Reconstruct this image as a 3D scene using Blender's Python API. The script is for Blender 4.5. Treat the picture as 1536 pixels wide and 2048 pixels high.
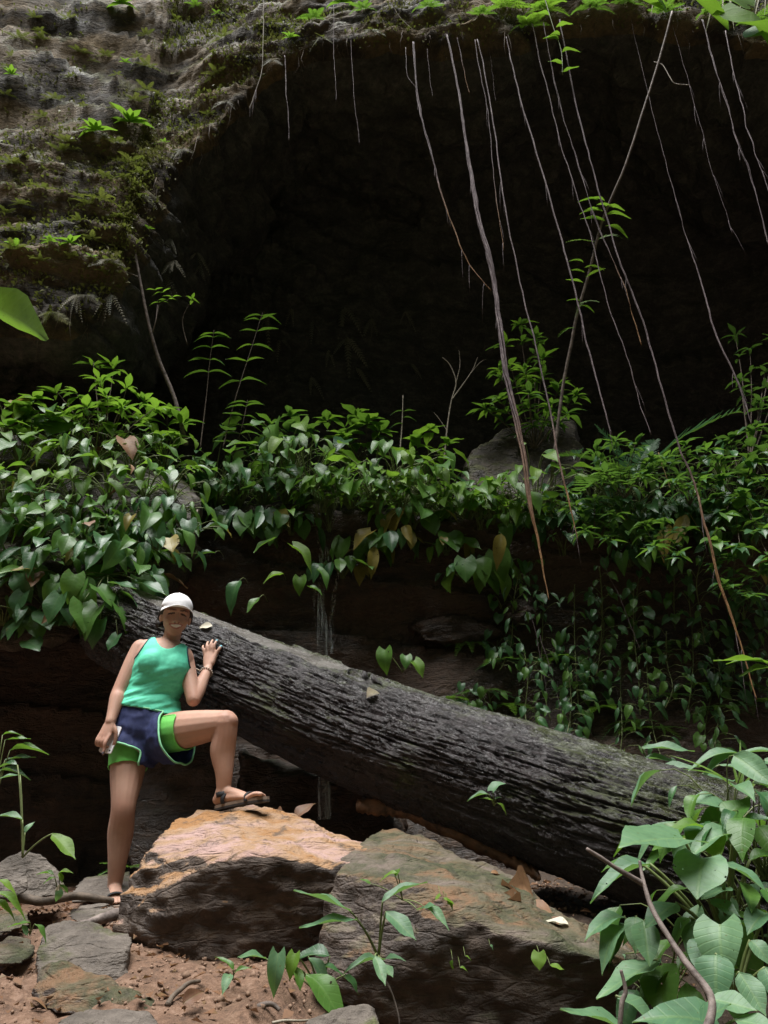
import bpy, bmesh, math, random
import numpy as np
from mathutils import Vector, Matrix
RND = random.Random(11)
rad = math.radians
for o in list(bpy.data.objects): bpy.data.objects.remove(o)
SC = bpy.context.scene
COL = SC.collection
# ------------------------------------------------------------------ camera
PITCH, ROLL, VFOV = 25.0, -2.0, 65.0
CAMLOC = Vector((0, 0, 1.5))
cd = bpy.data.cameras.new('camera'); cam = bpy.data.objects.new('camera', cd); COL.objects.link(cam)
cd.sensor_fit = 'VERTICAL'; cd.angle = rad(VFOV); cd.clip_start = 0.05; cd.clip_end = 500
CM = Matrix.Rotation(rad(90 + PITCH), 3, 'X') @ Matrix.Rotation(rad(ROLL), 3, 'Z')
cam.matrix_world = Matrix.Translation(CAMLOC) @ CM.to_4x4()
SC.camera = cam
FPX = 1024 / math.tan(rad(VFOV / 2))
# ------------------------------------------------------------------ world, sun, exposure
SUN_EL, SUN_AZ = 74.0, 215.0        # azimuth clockwise from +Y: the light comes from behind and left of the camera
w = bpy.data.worlds.new('World'); SC.world = w; w.use_nodes = True
nt = w.node_tree; nt.nodes.clear()
sky = nt.nodes.new('ShaderNodeTexSky'); sky.sky_type = 'NISHITA'; sky.sun_disc = False
sky.sun_elevation = rad(SUN_EL); sky.sun_rotation = rad(SUN_AZ)
bg = nt.nodes.new('ShaderNodeBackground'); bg.inputs[1].default_value = 0.05
wo = nt.nodes.new('ShaderNodeOutputWorld')
nt.links.new(sky.outputs[0], bg.inputs[0]); nt.links.new(bg.outputs[0], wo.inputs[0])
sl = bpy.data.lights.new('sun', 'SUN'); sl.energy = 5.0; sl.angle = rad(44); sl.color = (1.0, 0.99, 0.97)
sun = bpy.data.objects.new('sun', sl); COL.objects.link(sun)
sdir = Vector((math.sin(rad(SUN_AZ)) * math.cos(rad(SUN_EL)), math.cos(rad(SUN_AZ)) * math.cos(rad(SUN_EL)), math.sin(rad(SUN_EL))))
sun.rotation_euler = sdir.to_track_quat('Z', 'Y').to_euler(); sun.location = (-2, -6, 14)
vs = SC.view_settings
vs.view_transform = 'Standard'; vs.look = 'None'; vs.gamma = 1.0; vs.use_curve_mapping = False
vs.exposure = 1.15
SC.render.engine = 'CYCLES'

# ------------------------------------------------------------------ helpers
def P(px, py, D):
    """point at horizontal distance D (along +Y) seen at photo pixel px,py"""
    d = CM @ Vector(((px - 768) / FPX, -(py - 1024) / FPX, -1.0))
    return CAMLOC + d * (D / d.y)

def lattice(ix, iy, iz):
    h = (ix * 374761393 + iy * 668265263 + iz * 2147483647) & 0xffffffff
    h = ((h ^ (h >> 13)) * 1274126177) & 0xffffffff
    h = (h ^ (h >> 16)) & 0xffff
    return h.astype(np.float64) / 32767.5 - 1.0

def vnoise(p):
    p = np.asarray(p, dtype=np.float64)
    i = np.floor(p).astype(np.int64); f = p - i; f = f * f * (3 - 2 * f)
    r = 0
    for a in (0, 1):
        wa = f[:, 0] if a else 1 - f[:, 0]
        for b in (0, 1):
            wb = f[:, 1] if b else 1 - f[:, 1]
            for c in (0, 1):
                wc = f[:, 2] if c else 1 - f[:, 2]
                r = r + wa * wb * wc * lattice(i[:, 0] + a, i[:, 1] + b, i[:, 2] + c)
    return r

def fbm(p, octv=4, gain=0.5, lac=2.03):
    p = np.asarray(p, dtype=np.float64); a = 1.0; s = 0; t = 0
    for k in range(octv):
        s = s + a * vnoise(p + 17.3 * k); t += a; a *= gain; p = p * lac
    return s / t

ORIG = {}
def link(o, parent=None, origin=(0, 0, 0)):
    COL.objects.link(o)
    origin = Vector(origin)
    ORIG[o.name] = origin
    if parent is not None:
        o.parent = parent; o.location = origin - ORIG[parent.name]
    else:
        o.location = origin
    return o

def raw_mesh(name, verts, faces, mats=(), smooth=True, uv=None):
    me = bpy.data.meshes.new(name)
    verts = np.asarray(verts, dtype=np.float32)
    if isinstance(faces, np.ndarray) and len(faces):
        n, k = faces.shape
        me.vertices.add(len(verts)); me.vertices.foreach_set('co', verts.ravel())
        me.loops.add(n * k); me.loops.foreach_set('vertex_index', faces.astype(np.int32).ravel())
        me.polygons.add(n); me.polygons.foreach_set('loop_start', np.arange(0, n * k, k, dtype=np.int32))
        me.polygons.foreach_set('loop_total', np.full(n, k, dtype=np.int32))
        me.update(calc_edges=True)
    else:
        me.from_pydata(verts.tolist(), [], [list(f) for f in faces]); me.update()
    if not isinstance(mats, (list, tuple)): mats = [mats]
    for m in mats: me.materials.append(m)
    if smooth: me.polygons.foreach_set('use_smooth', [True] * len(me.polygons))
    return me

def mk(name, verts, faces, mats, parent=None, origin=None, smooth=True):
    """mesh object from world-space verts"""
    verts = np.asarray(verts, dtype=np.float64)
    if origin is None: origin = ORIG[parent.name] if parent is not None else (0, 0, 0)
    me = raw_mesh(name, verts - np.array(Vector(origin)), faces, mats, smooth)
    return link(bpy.data.objects.new(name, me), parent, origin)

def base_of(verts):
    v = np.asarray(verts); return ((v[:, 0].min() + v[:, 0].max()) / 2, (v[:, 1].min() + v[:, 1].max()) / 2, v[:, 2].min())

def thing(name, label, cat, loc, group=None):
    o = bpy.data.objects.new(name, None); o.empty_display_size = 0.1
    link(o, None, loc); return tag(o, label, cat, group)

def tag(o, label=None, cat=None, group=None, kind=None):
    if label: o['label'] = label
    if cat: o['category'] = cat
    if group: o['group'] = group
    if kind: o['kind'] = kind
    return o

class MB:
    """collects verts and faces (world space)"""
    def __init__(s): s.v = []; s.f = []
    def add(s, v, f):
        n = len(s.v); s.v += [tuple(x) for x in v]; s.f += [tuple(i + n for i in q) for q in f]
    def tube(s, pts, rs, n=6, cap=True):
        v, f = tube(pts, rs, n, cap); s.add(v, f)

def tube(pts, rs, n=6, cap=True, side=None, flat=1.0):
    pts = [Vector(p) for p in pts]; m = len(pts)
    if not hasattr(rs, '__len__'): rs = [rs] * m
    v = []; f = []; prev = None
    for i, p in enumerate(pts):
        t = (pts[min(i + 1, m - 1)] - pts[max(i - 1, 0)])
        t = t.normalized() if t.length > 1e-9 else Vector((0, 0, 1))
        if side is not None: a = Vector(side)
        elif prev is not None: a = prev
        else: a = Vector((1, 0, 0)) if abs(t.x) < 0.8 else Vector((0, 1, 0))
        a = (a - t * a.dot(t)); a = a.normalized() if a.length > 1e-6 else t.orthogonal().normalized()
        prev = a; b = t.cross(a)
        r = rs[i]
        rx, ry = (r if hasattr(r, '__len__') else (r, r * flat))
        for k in range(n):
            g = 2 * math.pi * k / n
            v.append(p + a * (rx * math.cos(g)) + b * (ry * math.sin(g)))
    for i in range(m - 1):
        for k in range(n):
            f.append((i * n + k, i * n + (k + 1) % n, (i + 1) * n + (k + 1) % n, (i + 1) * n + k))
    if cap:
        f.append(tuple(range(n - 1, -1, -1))); f.append(tuple((m - 1) * n + k for k in range(n)))
    return v, f

def smooth_path(pts, per=6):
    """Catmull-Rom through pts (any dimension)"""
    A = np.array([list(p) for p in pts], dtype=float); n = len(A); out = []
    for i in range(n - 1):
        p0 = A[max(i - 1, 0)]; p1 = A[i]; p2 = A[i + 1]; p3 = A[min(i + 2, n - 1)]
        for k in range(per):
            t = k / per
            out.append(0.5 * (2 * p1 + (p2 - p0) * t + (2 * p0 - 5 * p1 + 4 * p2 - p3) * t * t + (3 * p1 - p0 - 3 * p2 + p3) * t ** 3))
    out.append(A[-1]); return np.array(out)

def evalmesh(me, mods):
    o = bpy.data.objects.new('tmp', me); COL.objects.link(o)
    for typ, kw in mods:
        m = o.modifiers.new('m', typ)
        for k, vv in kw.items(): setattr(m, k, vv)
    dg = bpy.context.evaluated_depsgraph_get(); dg.update()
    r = bpy.data.meshes.new_from_object(o.evaluated_get(dg))
    bpy.data.objects.remove(o); bpy.data.meshes.remove(me)
    return r

def me_np(me):
    v = np.zeros(len(me.vertices) * 3); me.vertices.foreach_get('co', v)
    return v.reshape(-1, 3)
def me_normals(me):
    v = np.zeros(len(me.vertices) * 3, dtype=np.float32); me.vertices.foreach_get('normal', v)
    return v.reshape(-1, 3).astype(np.float64)
def me_set(me, v):
    me.vertices.foreach_set('co', np.asarray(v, dtype=np.float32).ravel()); me.update()

# ------------------------------------------------------------------ materials
def newmat(name):
    m = bpy.data.materials.new(name); m.use_nodes = True
    t = m.node_tree; t.nodes.clear()
    out = t.nodes.new('ShaderNodeOutputMaterial')
    return m, t, out
class NT:
    def __init__(s, t): s.t = t
    def n(s, typ, **kw):
        nd = s.t.nodes.new(typ)
        for k, v in kw.items(): setattr(nd, k, v)
        return nd
    def l(s, a, b): s.t.links.new(a, b)
    def coord(s, scale=1.0, vec=None):
        g = s.n('ShaderNodeNewGeometry'); mp = s.n('ShaderNodeMapping')
        sc = scale if hasattr(scale, '__len__') else (scale,) * 3
        mp.inputs['Scale'].default_value = sc
        s.l(g.outputs['Position'], mp.inputs['Vector']); return mp.outputs[0]
    def noise(s, scale, detail=5, rough=0.6, vec=None, dist=0.0):
        nd = s.n('ShaderNodeTexNoise'); nd.inputs['Scale'].default_value = scale; nd.inputs['Detail'].default_value = detail
        nd.inputs['Roughness'].default_value = rough; nd.inputs['Distortion'].default_value = dist
        s.l(vec if vec is not None else s.coord(), nd.inputs['Vector']); return nd.outputs['Fac']
    def ramp(s, fac, stops):
        r = s.n('ShaderNodeValToRGB'); e = r.color_ramp.elements
        while len(e) < len(stops): e.new(0.5)
        for k, (p, c) in enumerate(stops):
            e[k].position = p; e[k].color = (*c, 1) if len(c) == 3 else c
        s.l(fac, r.inputs[0]); return r.outputs[0]
    def step(s, fac, a, b):
        r = s.n('ShaderNodeMapRange'); r.inputs[1].default_value = a; r.inputs[2].default_value = b
        r.interpolation_type = 'SMOOTHSTEP'; s.l(fac, r.inputs[0]); return r.outputs[0]
    def mix(s, fac, a, b):
        m = s.n('ShaderNodeMix', data_type='RGBA')
        if isinstance(fac, (int, float)): m.inputs[0].default_value = fac
        else: s.l(fac, m.inputs[0])
        for i, x in ((6, a), (7, b)):
            if isinstance(x, tuple): m.inputs[i].default_value = (*x, 1)
            else: s.l(x, m.inputs[i])
        return m.outputs[2]
    def math(s, op, a, b=None):
        m = s.n('ShaderNodeMath', operation=op)
        for i, x in ((0, a), (1, b)):
            if x is None: continue
            if isinstance(x, (int, float)): m.inputs[i].default_value = x
            else: s.l(x, m.inputs[i])
        return m.outputs[0]
    def bump(s, h, dist=0.02, strength=1.0, nrm=None):
        b = s.n('ShaderNodeBump'); b.inputs['Distance'].default_value = dist; b.inputs['Strength'].default_value = strength
        s.l(h, b.inputs['Height'])
        if nrm is not None: s.l(nrm, b.inputs['Normal'])
        return b.outputs[0]
    def nz(s):
        g = s.n('ShaderNodeNewGeometry'); x = s.n('ShaderNodeSeparateXYZ'); s.l(g.outputs['Normal'], x.inputs[0]); return x.outputs[2]
    def pbsdf(s, col, rough=0.7, nrm=None, spec=0.5, out=None):
        b = s.n('ShaderNodeBsdfPrincipled')
        if isinstance(col, tuple): b.inputs['Base Color'].default_value = (*col, 1)
        else: s.l(col, b.inputs['Base Color'])
        if isinstance(rough, (int, float)): b.inputs['Roughness'].default_value = rough
        else: s.l(rough, b.inputs['Roughness'])
        b.inputs['Specular IOR Level'].default_value = spec
        if nrm is not None: s.l(nrm, b.inputs['Normal'])
        if out is not None: s.l(b.outputs[0], out.inputs[0])
        return b

def rock_mat(name, dark, mid, light, moss=(0.09, 0.10, 0.02), moss_lo=0.5, tan=None, wet=0.5, top=None, topz=0.45, fine=1.0, moss_up=0.25):
    m, t, out = newmat(name); N = NT(t)
    c0 = N.coord(1.0); cs = N.coord((1.0, 1.0, 3.2))
    big = N.noise(0.9, 4, 0.6, cs); med = N.noise(4.5, 6, 0.65, cs, 0.4); fin = N.noise(26 * fine, 6, 0.7, c0)
    mixn = N.math('ADD', N.math('MULTIPLY', med, 0.6), N.math('MULTIPLY', fin, 0.4))
    col = N.ramp(mixn, [(0.3, dark), (0.5, mid), (0.7, light)])
    if tan:
        col = N.mix(N.math('MULTIPLY', N.step(big, 0.42, 0.58), 0.85), col, N.ramp(fin, [(0.3, tuple(x * 0.55 for x in tan)), (0.6, tan)]))
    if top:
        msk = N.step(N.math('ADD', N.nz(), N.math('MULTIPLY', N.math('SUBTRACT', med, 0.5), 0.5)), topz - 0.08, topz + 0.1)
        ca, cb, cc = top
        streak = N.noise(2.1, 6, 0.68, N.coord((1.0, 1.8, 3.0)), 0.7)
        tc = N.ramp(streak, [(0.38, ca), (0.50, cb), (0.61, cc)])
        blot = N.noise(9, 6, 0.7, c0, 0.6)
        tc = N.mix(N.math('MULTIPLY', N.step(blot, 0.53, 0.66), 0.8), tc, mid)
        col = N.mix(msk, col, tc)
    mn = N.noise(2.6, 6, 0.7, c0, 0.3)
    mm = N.math('ADD', mn, N.math('MULTIPLY', N.nz(), moss_up))
    mc = N.ramp(N.noise(30, 4, 0.7, c0), [(0.35, tuple(x * 0.45 for x in moss)), (0.65, moss)])
    col = N.mix(N.step(mm, moss_lo, moss_lo + 0.16), col, mc)
    rough = N.ramp(N.noise(1.7, 4, 0.6, c0), [(0.35, (wet,) * 3), (0.65, (min(1, wet + 0.4),) * 3)])
    crack = N.n('ShaderNodeTexVoronoi', feature='DISTANCE_TO_EDGE'); crack.inputs['Scale'].default_value = 4.0
    cv = N.n('ShaderNodeVectorMath', operation='ADD'); N.l(cs, cv.inputs[0])
    nn = N.n('ShaderNodeTexNoise'); nn.inputs['Scale'].default_value = 3.0; N.l(cs, nn.inputs['Vector']); N.l(nn.outputs['Color'], cv.inputs[1])
    N.l(cv.outputs[0], crack.inputs['Vector'])
    ce = N.math('MINIMUM', N.math('MULTIPLY', crack.outputs[0], 9.0), 1.0)
    h = N.math('ADD', N.math('ADD', N.math('MULTIPLY', med, 1.0), N.math('MULTIPLY', fin, 0.5)), N.math('MULTIPLY', ce, 0.12))
    N.pbsdf(col, rough, N.bump(h, 0.05, 0.9), 0.45, out)
    return m

def leaf_mat(name, c1, c2, trans=0.45, rough=0.35, under=None, vein=0.14, tg=0.5):
    m, t, out = newmat(name); N = NT(t)
    oi = N.n('ShaderNodeObjectInfo'); uv = N.n('ShaderNodeUVMap')
    sp = N.n('ShaderNodeSeparateXYZ'); N.l(uv.outputs[0], sp.inputs[0])
    col = N.mix(oi.outputs['Random'], c1, c2)
    # blotches and veins: pinnate side veins run obliquely from the midrib
    ax = N.math('ABSOLUTE', N.math('SUBTRACT', sp.outputs[0], 0.5))
    ph = N.math('MULTIPLY', N.math('SUBTRACT', sp.outputs[1], N.math('MULTIPLY', ax, 0.75)), 48.0)
    sv = N.step(N.math('SINE', ph), 0.72, 1.0)
    mid = N.step(ax, 0.035, 0.012)
    vv = N.math('MAXIMUM', N.math('MULTIPLY', sv, 0.55), mid)
    lighter = N.mix(0.5, col, (0.30, 0.42, 0.12))
    col = N.mix(N.math('MULTIPLY', vv, vein), col, lighter)
    bl = N.noise(38, 3, 0.6)
    col = N.mix(N.math('MULTIPLY', N.step(bl, 0.45, 0.75), 0.35), col, tuple(x * 0.5 for x in c1))
    spots = N.math('MAXIMUM', N.step(N.noise(70, 2, 0.5), 0.70, 0.75), N.math('MULTIPLY', N.step(N.math('ADD', N.noise(14, 4, .7), N.math('MULTIPLY', ax, .5)), .78, .84), .8))
    col = N.mix(N.math('MULTIPLY', spots, 0.7), col, (0.10, 0.07, 0.02))
    b = N.pbsdf(col, rough, N.bump(N.math('ADD', N.math('MULTIPLY', sv, -1.0), N.math('MULTIPLY', mid, -1.5)), 0.003, 0.18), 0.4)
    tr = N.n('ShaderNodeBsdfTranslucent')
    tcol = N.mix(tg, col, (0.22, 0.42, 0.03)); N.l(tcol, tr.inputs[0])
    mx = N.n('ShaderNodeMixShader'); mx.inputs[0].default_value = trans
    N.l(b.outputs[0], mx.inputs[1]); N.l(tr.outputs[0], mx.inputs[2])
    # insect holes and nibbled margins
    hole = N.math('MAXIMUM', N.step(N.noise(48, 2, .5), .735, .745), N.step(N.math('ADD', N.noise(26, 3, .6), N.math('MULTIPLY', ax, .42)), .80, .81))
    tp = N.n('ShaderNodeBsdfTransparent'); m2 = N.n('ShaderNodeMixShader'); N.l(hole, m2.inputs[0]); N.l(mx.outputs[0], m2.inputs[1]); N.l(tp.outputs[0], m2.inputs[2]); N.l(m2.outputs[0], out.inputs[0])
    return m

def plain(name, c, rough=0.6, nscale=20, var=0.25, bump=0.0, spec=0.4, c2=None):
    m, t, out = newmat(name); N = NT(t)
    nz = N.noise(nscale, 5, 0.65)
    col = N.ramp(nz, [(0.3, tuple(x * (1 - var) for x in c)), (0.7, c2 if c2 else tuple(min(1, x * (1 + var)) for x in c))])
    N.pbsdf(col, rough, N.bump(nz, 0.01, bump) if bump else None, spec, out)
    return m

M = {}
M['cliff'] = rock_mat('cliff_rock', (0.012, 0.010, 0.008), (0.042, 0.034, 0.025), (0.105, 0.083, 0.056), moss=(0.075, 0.072, 0.02), moss_lo=0.53, tan=(0.19, 0.135, 0.07), wet=0.65)
M['cave'] = rock_mat('cave_rock', (0.018, 0.017, 0.016), (0.06, 0.057, 0.05), (0.15, 0.14, 0.115), moss=(0.06, 0.065, 0.03), moss_lo=0.85, wet=0.6)
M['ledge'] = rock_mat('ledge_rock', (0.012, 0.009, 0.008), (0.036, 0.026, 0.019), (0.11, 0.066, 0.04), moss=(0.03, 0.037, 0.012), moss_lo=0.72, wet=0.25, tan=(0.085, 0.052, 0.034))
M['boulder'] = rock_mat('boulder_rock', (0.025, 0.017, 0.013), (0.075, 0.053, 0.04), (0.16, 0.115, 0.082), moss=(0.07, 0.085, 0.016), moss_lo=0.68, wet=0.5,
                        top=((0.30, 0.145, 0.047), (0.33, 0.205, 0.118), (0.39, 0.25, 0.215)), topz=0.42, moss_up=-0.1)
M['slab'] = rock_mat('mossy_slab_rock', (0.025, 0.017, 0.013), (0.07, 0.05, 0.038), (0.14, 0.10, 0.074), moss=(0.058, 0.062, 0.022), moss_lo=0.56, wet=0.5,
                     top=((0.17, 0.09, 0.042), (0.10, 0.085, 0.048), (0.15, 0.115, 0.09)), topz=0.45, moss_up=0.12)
M['grey'] = rock_mat('grey_rock', (0.045, 0.036, 0.028), (0.115, 0.094, 0.076), (0.215, 0.18, 0.15), moss=(0.085, 0.095, 0.022), moss_lo=0.60, wet=0.45, moss_up=0.1)
M['leftrock'] = rock_mat('planted_boulder_rock', (0.018, 0.015, 0.012), (0.05, 0.04, 0.03), (0.13, 0.105, 0.075), moss=(0.08, 0.085, 0.02), moss_lo=0.6, wet=0.4)
M['wallrock'] = rock_mat('wall_layer_rock', (0.012, 0.009, 0.007), (0.042, 0.028, 0.02), (0.12, 0.068, 0.04), moss=(0.04, 0.045, 0.012), moss_lo=0.75, wet=0.2)
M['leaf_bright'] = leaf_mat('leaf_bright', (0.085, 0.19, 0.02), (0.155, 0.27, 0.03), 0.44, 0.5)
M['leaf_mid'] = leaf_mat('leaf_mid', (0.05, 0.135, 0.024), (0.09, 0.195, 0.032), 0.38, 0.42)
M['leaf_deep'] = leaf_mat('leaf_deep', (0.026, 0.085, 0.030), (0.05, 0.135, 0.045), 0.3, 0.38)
M['leaf_pale'] = leaf_mat('leaf_pale', (0.08, 0.18, 0.09), (0.135, 0.25, 0.125), 0.32, 0.48, vein=.34)
M['leaf_yellow'] = leaf_mat('leaf_yellow', (0.20, 0.17, 0.03), (0.28, 0.22, 0.05), 0.4, 0.45, tg=0.0)
M['leaf_dead'] = leaf_mat('leaf_dead', (0.13, 0.06, 0.03), (0.25, 0.135, 0.068), 0.2, 0.6, tg=0.0)
M['leaf_white'] = leaf_mat('leaf_white', (0.55, 0.50, 0.38), (0.65, 0.60, 0.48), 0.2, 0.6, tg=0.0)
M['frond_dry'] = leaf_mat('frond_dry', (0.20, 0.20, 0.16), (0.30, 0.27, 0.20), 0.2, 0.7, tg=0.0)
M['moss_leaf'] = leaf_mat('moss_leaf', (0.11, 0.115, 0.025), (0.155, 0.145, 0.04), 0.3, 0.6, tg=.2)
M['moss_leaf2'] = leaf_mat('moss_leaf_brown', (0.09, 0.085, 0.025), (0.12, 0.11, 0.04), 0.25, 0.7, tg=.1)
M['stem'] = plain('green_stem', (0.12, 0.15, 0.05), 0.55, 15, 0.3)
M['woody'] = plain('woody_stem', (0.10, 0.075, 0.055), 0.75, 30, 0.45, 0.4)
M['twig'] = plain('dead_twig', (0.09, 0.065, 0.052), 0.7, 25, 0.5, 0.5, c2=(0.25, 0.20, 0.175))
M['root_grey'] = plain('root_grey', (0.26, 0.22, 0.22), 0.75, 40, 0.4, 0.6)
M['root_tip'] = plain('root_orange', (0.20, 0.11, 0.045), 0.7, 30, 0.4, 0.4, c2=(0.38, 0.27, 0.12))
M['vine'] = plain('pale_vine', (0.26, 0.225, 0.175), 0.7, 30, 0.3, 0.3)

# ------------------------------------------------------------------ ground
def ground_z(x, y):
    x = np.asarray(x, float); y = np.asarray(y, float)
    z = np.interp(y, [-60, -22, -9, -3.5, -1, 1.0, 2.2, 2.6, 4.1, 4.7, 5.6, 9], [60, 38, 17, 1.2, 0.15, 0.1, 0.9, 1.15, 1.43, 1.48, 1.55, 1.6])  # ground climbs steeply behind the camera, shaped to cut low sky light
    side = np.clip(np.abs(x) - 6.0, 0, None)
    z = z - 0.30 * np.clip((x + 0.42) / 0.3, 0, 1) * np.clip((3.5 - y) / 0.5, 0, 1)
    return z + side * 2.2 * np.clip((6 - y) / 4, 0, 1)  # unseen steep side banks, added to hold back sky light
gx = np.concatenate([np.linspace(-60, -4, 40, endpoint=False), np.linspace(-4, 4, 330), np.linspace(4, 60, 41)[1:]])
gy = np.concatenate([np.linspace(-60, 1.5, 50, endpoint=False), np.linspace(1.5, 5.2, 190), np.linspace(5.2, 12, 14)[1:]])
GX, GY = np.meshgrid(gx, gy, indexing='ij')
gp = np.stack([GX.ravel(), GY.ravel(), np.zeros(GX.size)], 1)
gz = ground_z(gp[:, 0], gp[:, 1])
near = np.clip((gp[:, 1] - 1.2) / 0.6, 0, 1) * np.clip(5 - np.abs(gp[:, 0]), 0, 1)
gz = gz + 0.07 * fbm(gp * 1.6, 3) + near * (0.045 * fbm(gp * 7, 4) + 0.022 * np.abs(fbm(gp * 24 + 5, 3))) + (1 - near) * 0.8 * fbm(gp * 0.35, 3) * np.clip(np.abs(gp[:, 0]) / 8 + np.clip(-gp[:, 1] / 6, 0, 9), 0, 1)
gp[:, 2] = gz
nI, nJ = len(gx), len(gy)
idx = np.arange(nI * nJ).reshape(nI, nJ)
gf = np.stack([idx[:-1, :-1].ravel(), idx[1:, :-1].ravel(), idx[1:, 1:].ravel(), idx[:-1, 1:].ravel()], 1)
m, t, out = newmat('soil'); N = NT(t)
s1 = N.noise(3.0, 5, 0.6); s2 = N.noise(34, 6, 0.75); s3 = N.noise(9, 5, 0.7)
c = N.ramp(N.math('ADD', N.math('MULTIPLY', s2, 0.6), N.math('MULTIPLY', s3, 0.4)), [(0.32, (0.05, 0.03, 0.02)), (0.52, (0.20, 0.115, 0.072)), (0.7, (0.38, 0.25, 0.18))])
c = N.mix(N.math('MULTIPLY', N.step(s1, 0.52, 0.68), 0.7), c, (0.14, 0.09, 0.055))
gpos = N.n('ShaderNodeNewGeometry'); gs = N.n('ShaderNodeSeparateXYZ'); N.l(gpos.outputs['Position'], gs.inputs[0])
litter_shade = N.math('ADD', gs.outputs[0], N.math('MULTIPLY', N.math('SUBTRACT', s1, 0.5), 1.2))
c = N.mix(N.step(litter_shade, -0.25, 0.25), c, N.ramp(s2, [(0.35, (0.03, 0.02, 0.014)), (0.65, (0.09, 0.06, 0.04))]))  # dark leaf-litter soil on the right, also painting in shadow under the log
c = N.mix(N.step(gs.outputs[1], 0.6, -2.5), c, (0.035, 0.045, 0.015))      # unseen bank behind, raised to block low sky, coloured as forest floor
N.pbsdf(c, N.ramp(s1, [(0.4, (0.5,) * 3), (0.6, (0.9,) * 3)]), N.bump(N.math('ADD', s2, s3), 0.03, 0.8), 0.35, out)
M['soil'] = m
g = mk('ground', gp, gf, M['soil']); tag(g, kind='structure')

# ------------------------------------------------------------------ cliff, cave and ledge: one lofted rock surface in three pieces
# station: lip pixel + D, cave back distance, ledge edge pixel + D
LIP = [(-900, 600, 4.6), (-450, 650, 4.9), (-150, 645, 5.1), (0, 632, 5.2), (120, 640, 5.25), (205, 612, 5.35), (242, 520, 5.5), (275, 455, 5.6), (330, 345, 5.75), (430, 255, 5.8), (515, 160, 5.75), (590, 108, 5.65),
       (690, 85, 5.5), (780, 72, 5.4), (900, 82, 5.35), (1010, 74, 5.35), (1120, 40, 5.35), (1250, 30, 5.3), (1400, 55, 5.2), (1536, 90, 5.1), (1750, 130, 4.8), (2200, 250, 4.4)]
stations = []
for px, py, D in LIP:
    L = P(px, py, D)
    r = np.interp(px, [-200, 250, 600, 1500], [0, 0.15, 0.9, 1.0])
    back = np.interp(px, [-900, 0, 300, 600, 900, 1600, 2200], [8.5, 8.6, 8.8, 8.6, 9.6, 10.5, 9.5])
    ex = np.interp(px, [-900, 2200], [-600, 2000])
    ey = np.interp(px, [0, 400, 1000, 1536], [1030, 1030, 1035, 1050])
    E = P(ex, ey, np.interp(px, [-900, 0, 400, 1500], [5.9, 6.1, 6.25, 5.9]))
    W = P(ex, 1640, E.y - 0.02)
    S = L.x / 5.3
    T1 = L + Vector((0.1 * S, 0.22, 1.2)); T2 = L + Vector((0.2 * S, 0.55 + 0.2 * r, 2.8)); T3 = L + Vector((0.4 * S, 1.1, 5.6)); T4 = L + Vector((S, 3.0, 12.0))
    C1 = L + Vector((0.05 * S, 0.35, -0.03 + 0.05 * r)); C2 = L + Vector((0.25 * S, 1.5, 0.25))
    zc = L.z * 0.55 + 4.1
    C3 = Vector((L.x * 1.3, (back + L.y) / 2 + 0.8, zc + 0.35))
    B1 = Vector((L.x * 1.5, back, zc - 1.5)); B2 = Vector((L.x * 1.5, back + 0.2, 5.0))
    F1 = Vector((E.x * 1.15, back - 0.8, 4.2)); F2 = Vector((E.x, E.y + 0.5, E.z - 0.02))
    Wm = (E * 0.6 + W * 0.4) + Vector((0, 0.30, 0))
    Wd = W + Vector((0, -0.25, -1.2))
    stations.append([T4, T3, T2, T1, L, C1, C2, C3, B1, B2, F1, F2, E, Wm, W, Wd])
stations = np.array([[list(p) for p in s] for s in stations])       # (S,K,3)
def resample(A, axis, counts):
    """linear resample with given count of subdivisions per segment, then light smoothing"""
    A = np.moveaxis(A, axis, 0); out = []
    for i in range(len(A) - 1):
        c = counts[i]
        for k in range(c): out.append(A[i] + (A[i + 1] - A[i]) * (k / c))
    out.append(A[-1]); return np.moveaxis(np.array(out), 0, axis)
cs_ = [10, 16, 22, 26, 22, 22, 24, 26, 26, 26, 26, 26, 26, 26, 26, 26, 26, 26, 22, 18, 10]
cv_ = [14, 30, 50, 60, 16, 30, 34, 30, 30, 10, 12, 12, 34, 40, 12]
G_ = resample(resample(stations, 0, cs_), 1, cv_)
for it in range(5):
    G2 = G_.copy(); G2[1:-1] = (G_[:-2] + 2 * G_[1:-1] + G_[2:]) / 4; G_ = G2
    if it < 3:
        G2 = G_.copy(); G2[:, 1:-1] = (G_[:, :-2] + 2 * G_[:, 1:-1] + G_[:, 2:]) / 4; G_ = G2
du = np.gradient(G_, axis=0); dv = np.gradient(G_, axis=1)
nr = np.cross(du, dv); nr /= np.linalg.norm(nr, axis=2, keepdims=True) + 1e-9
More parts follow.
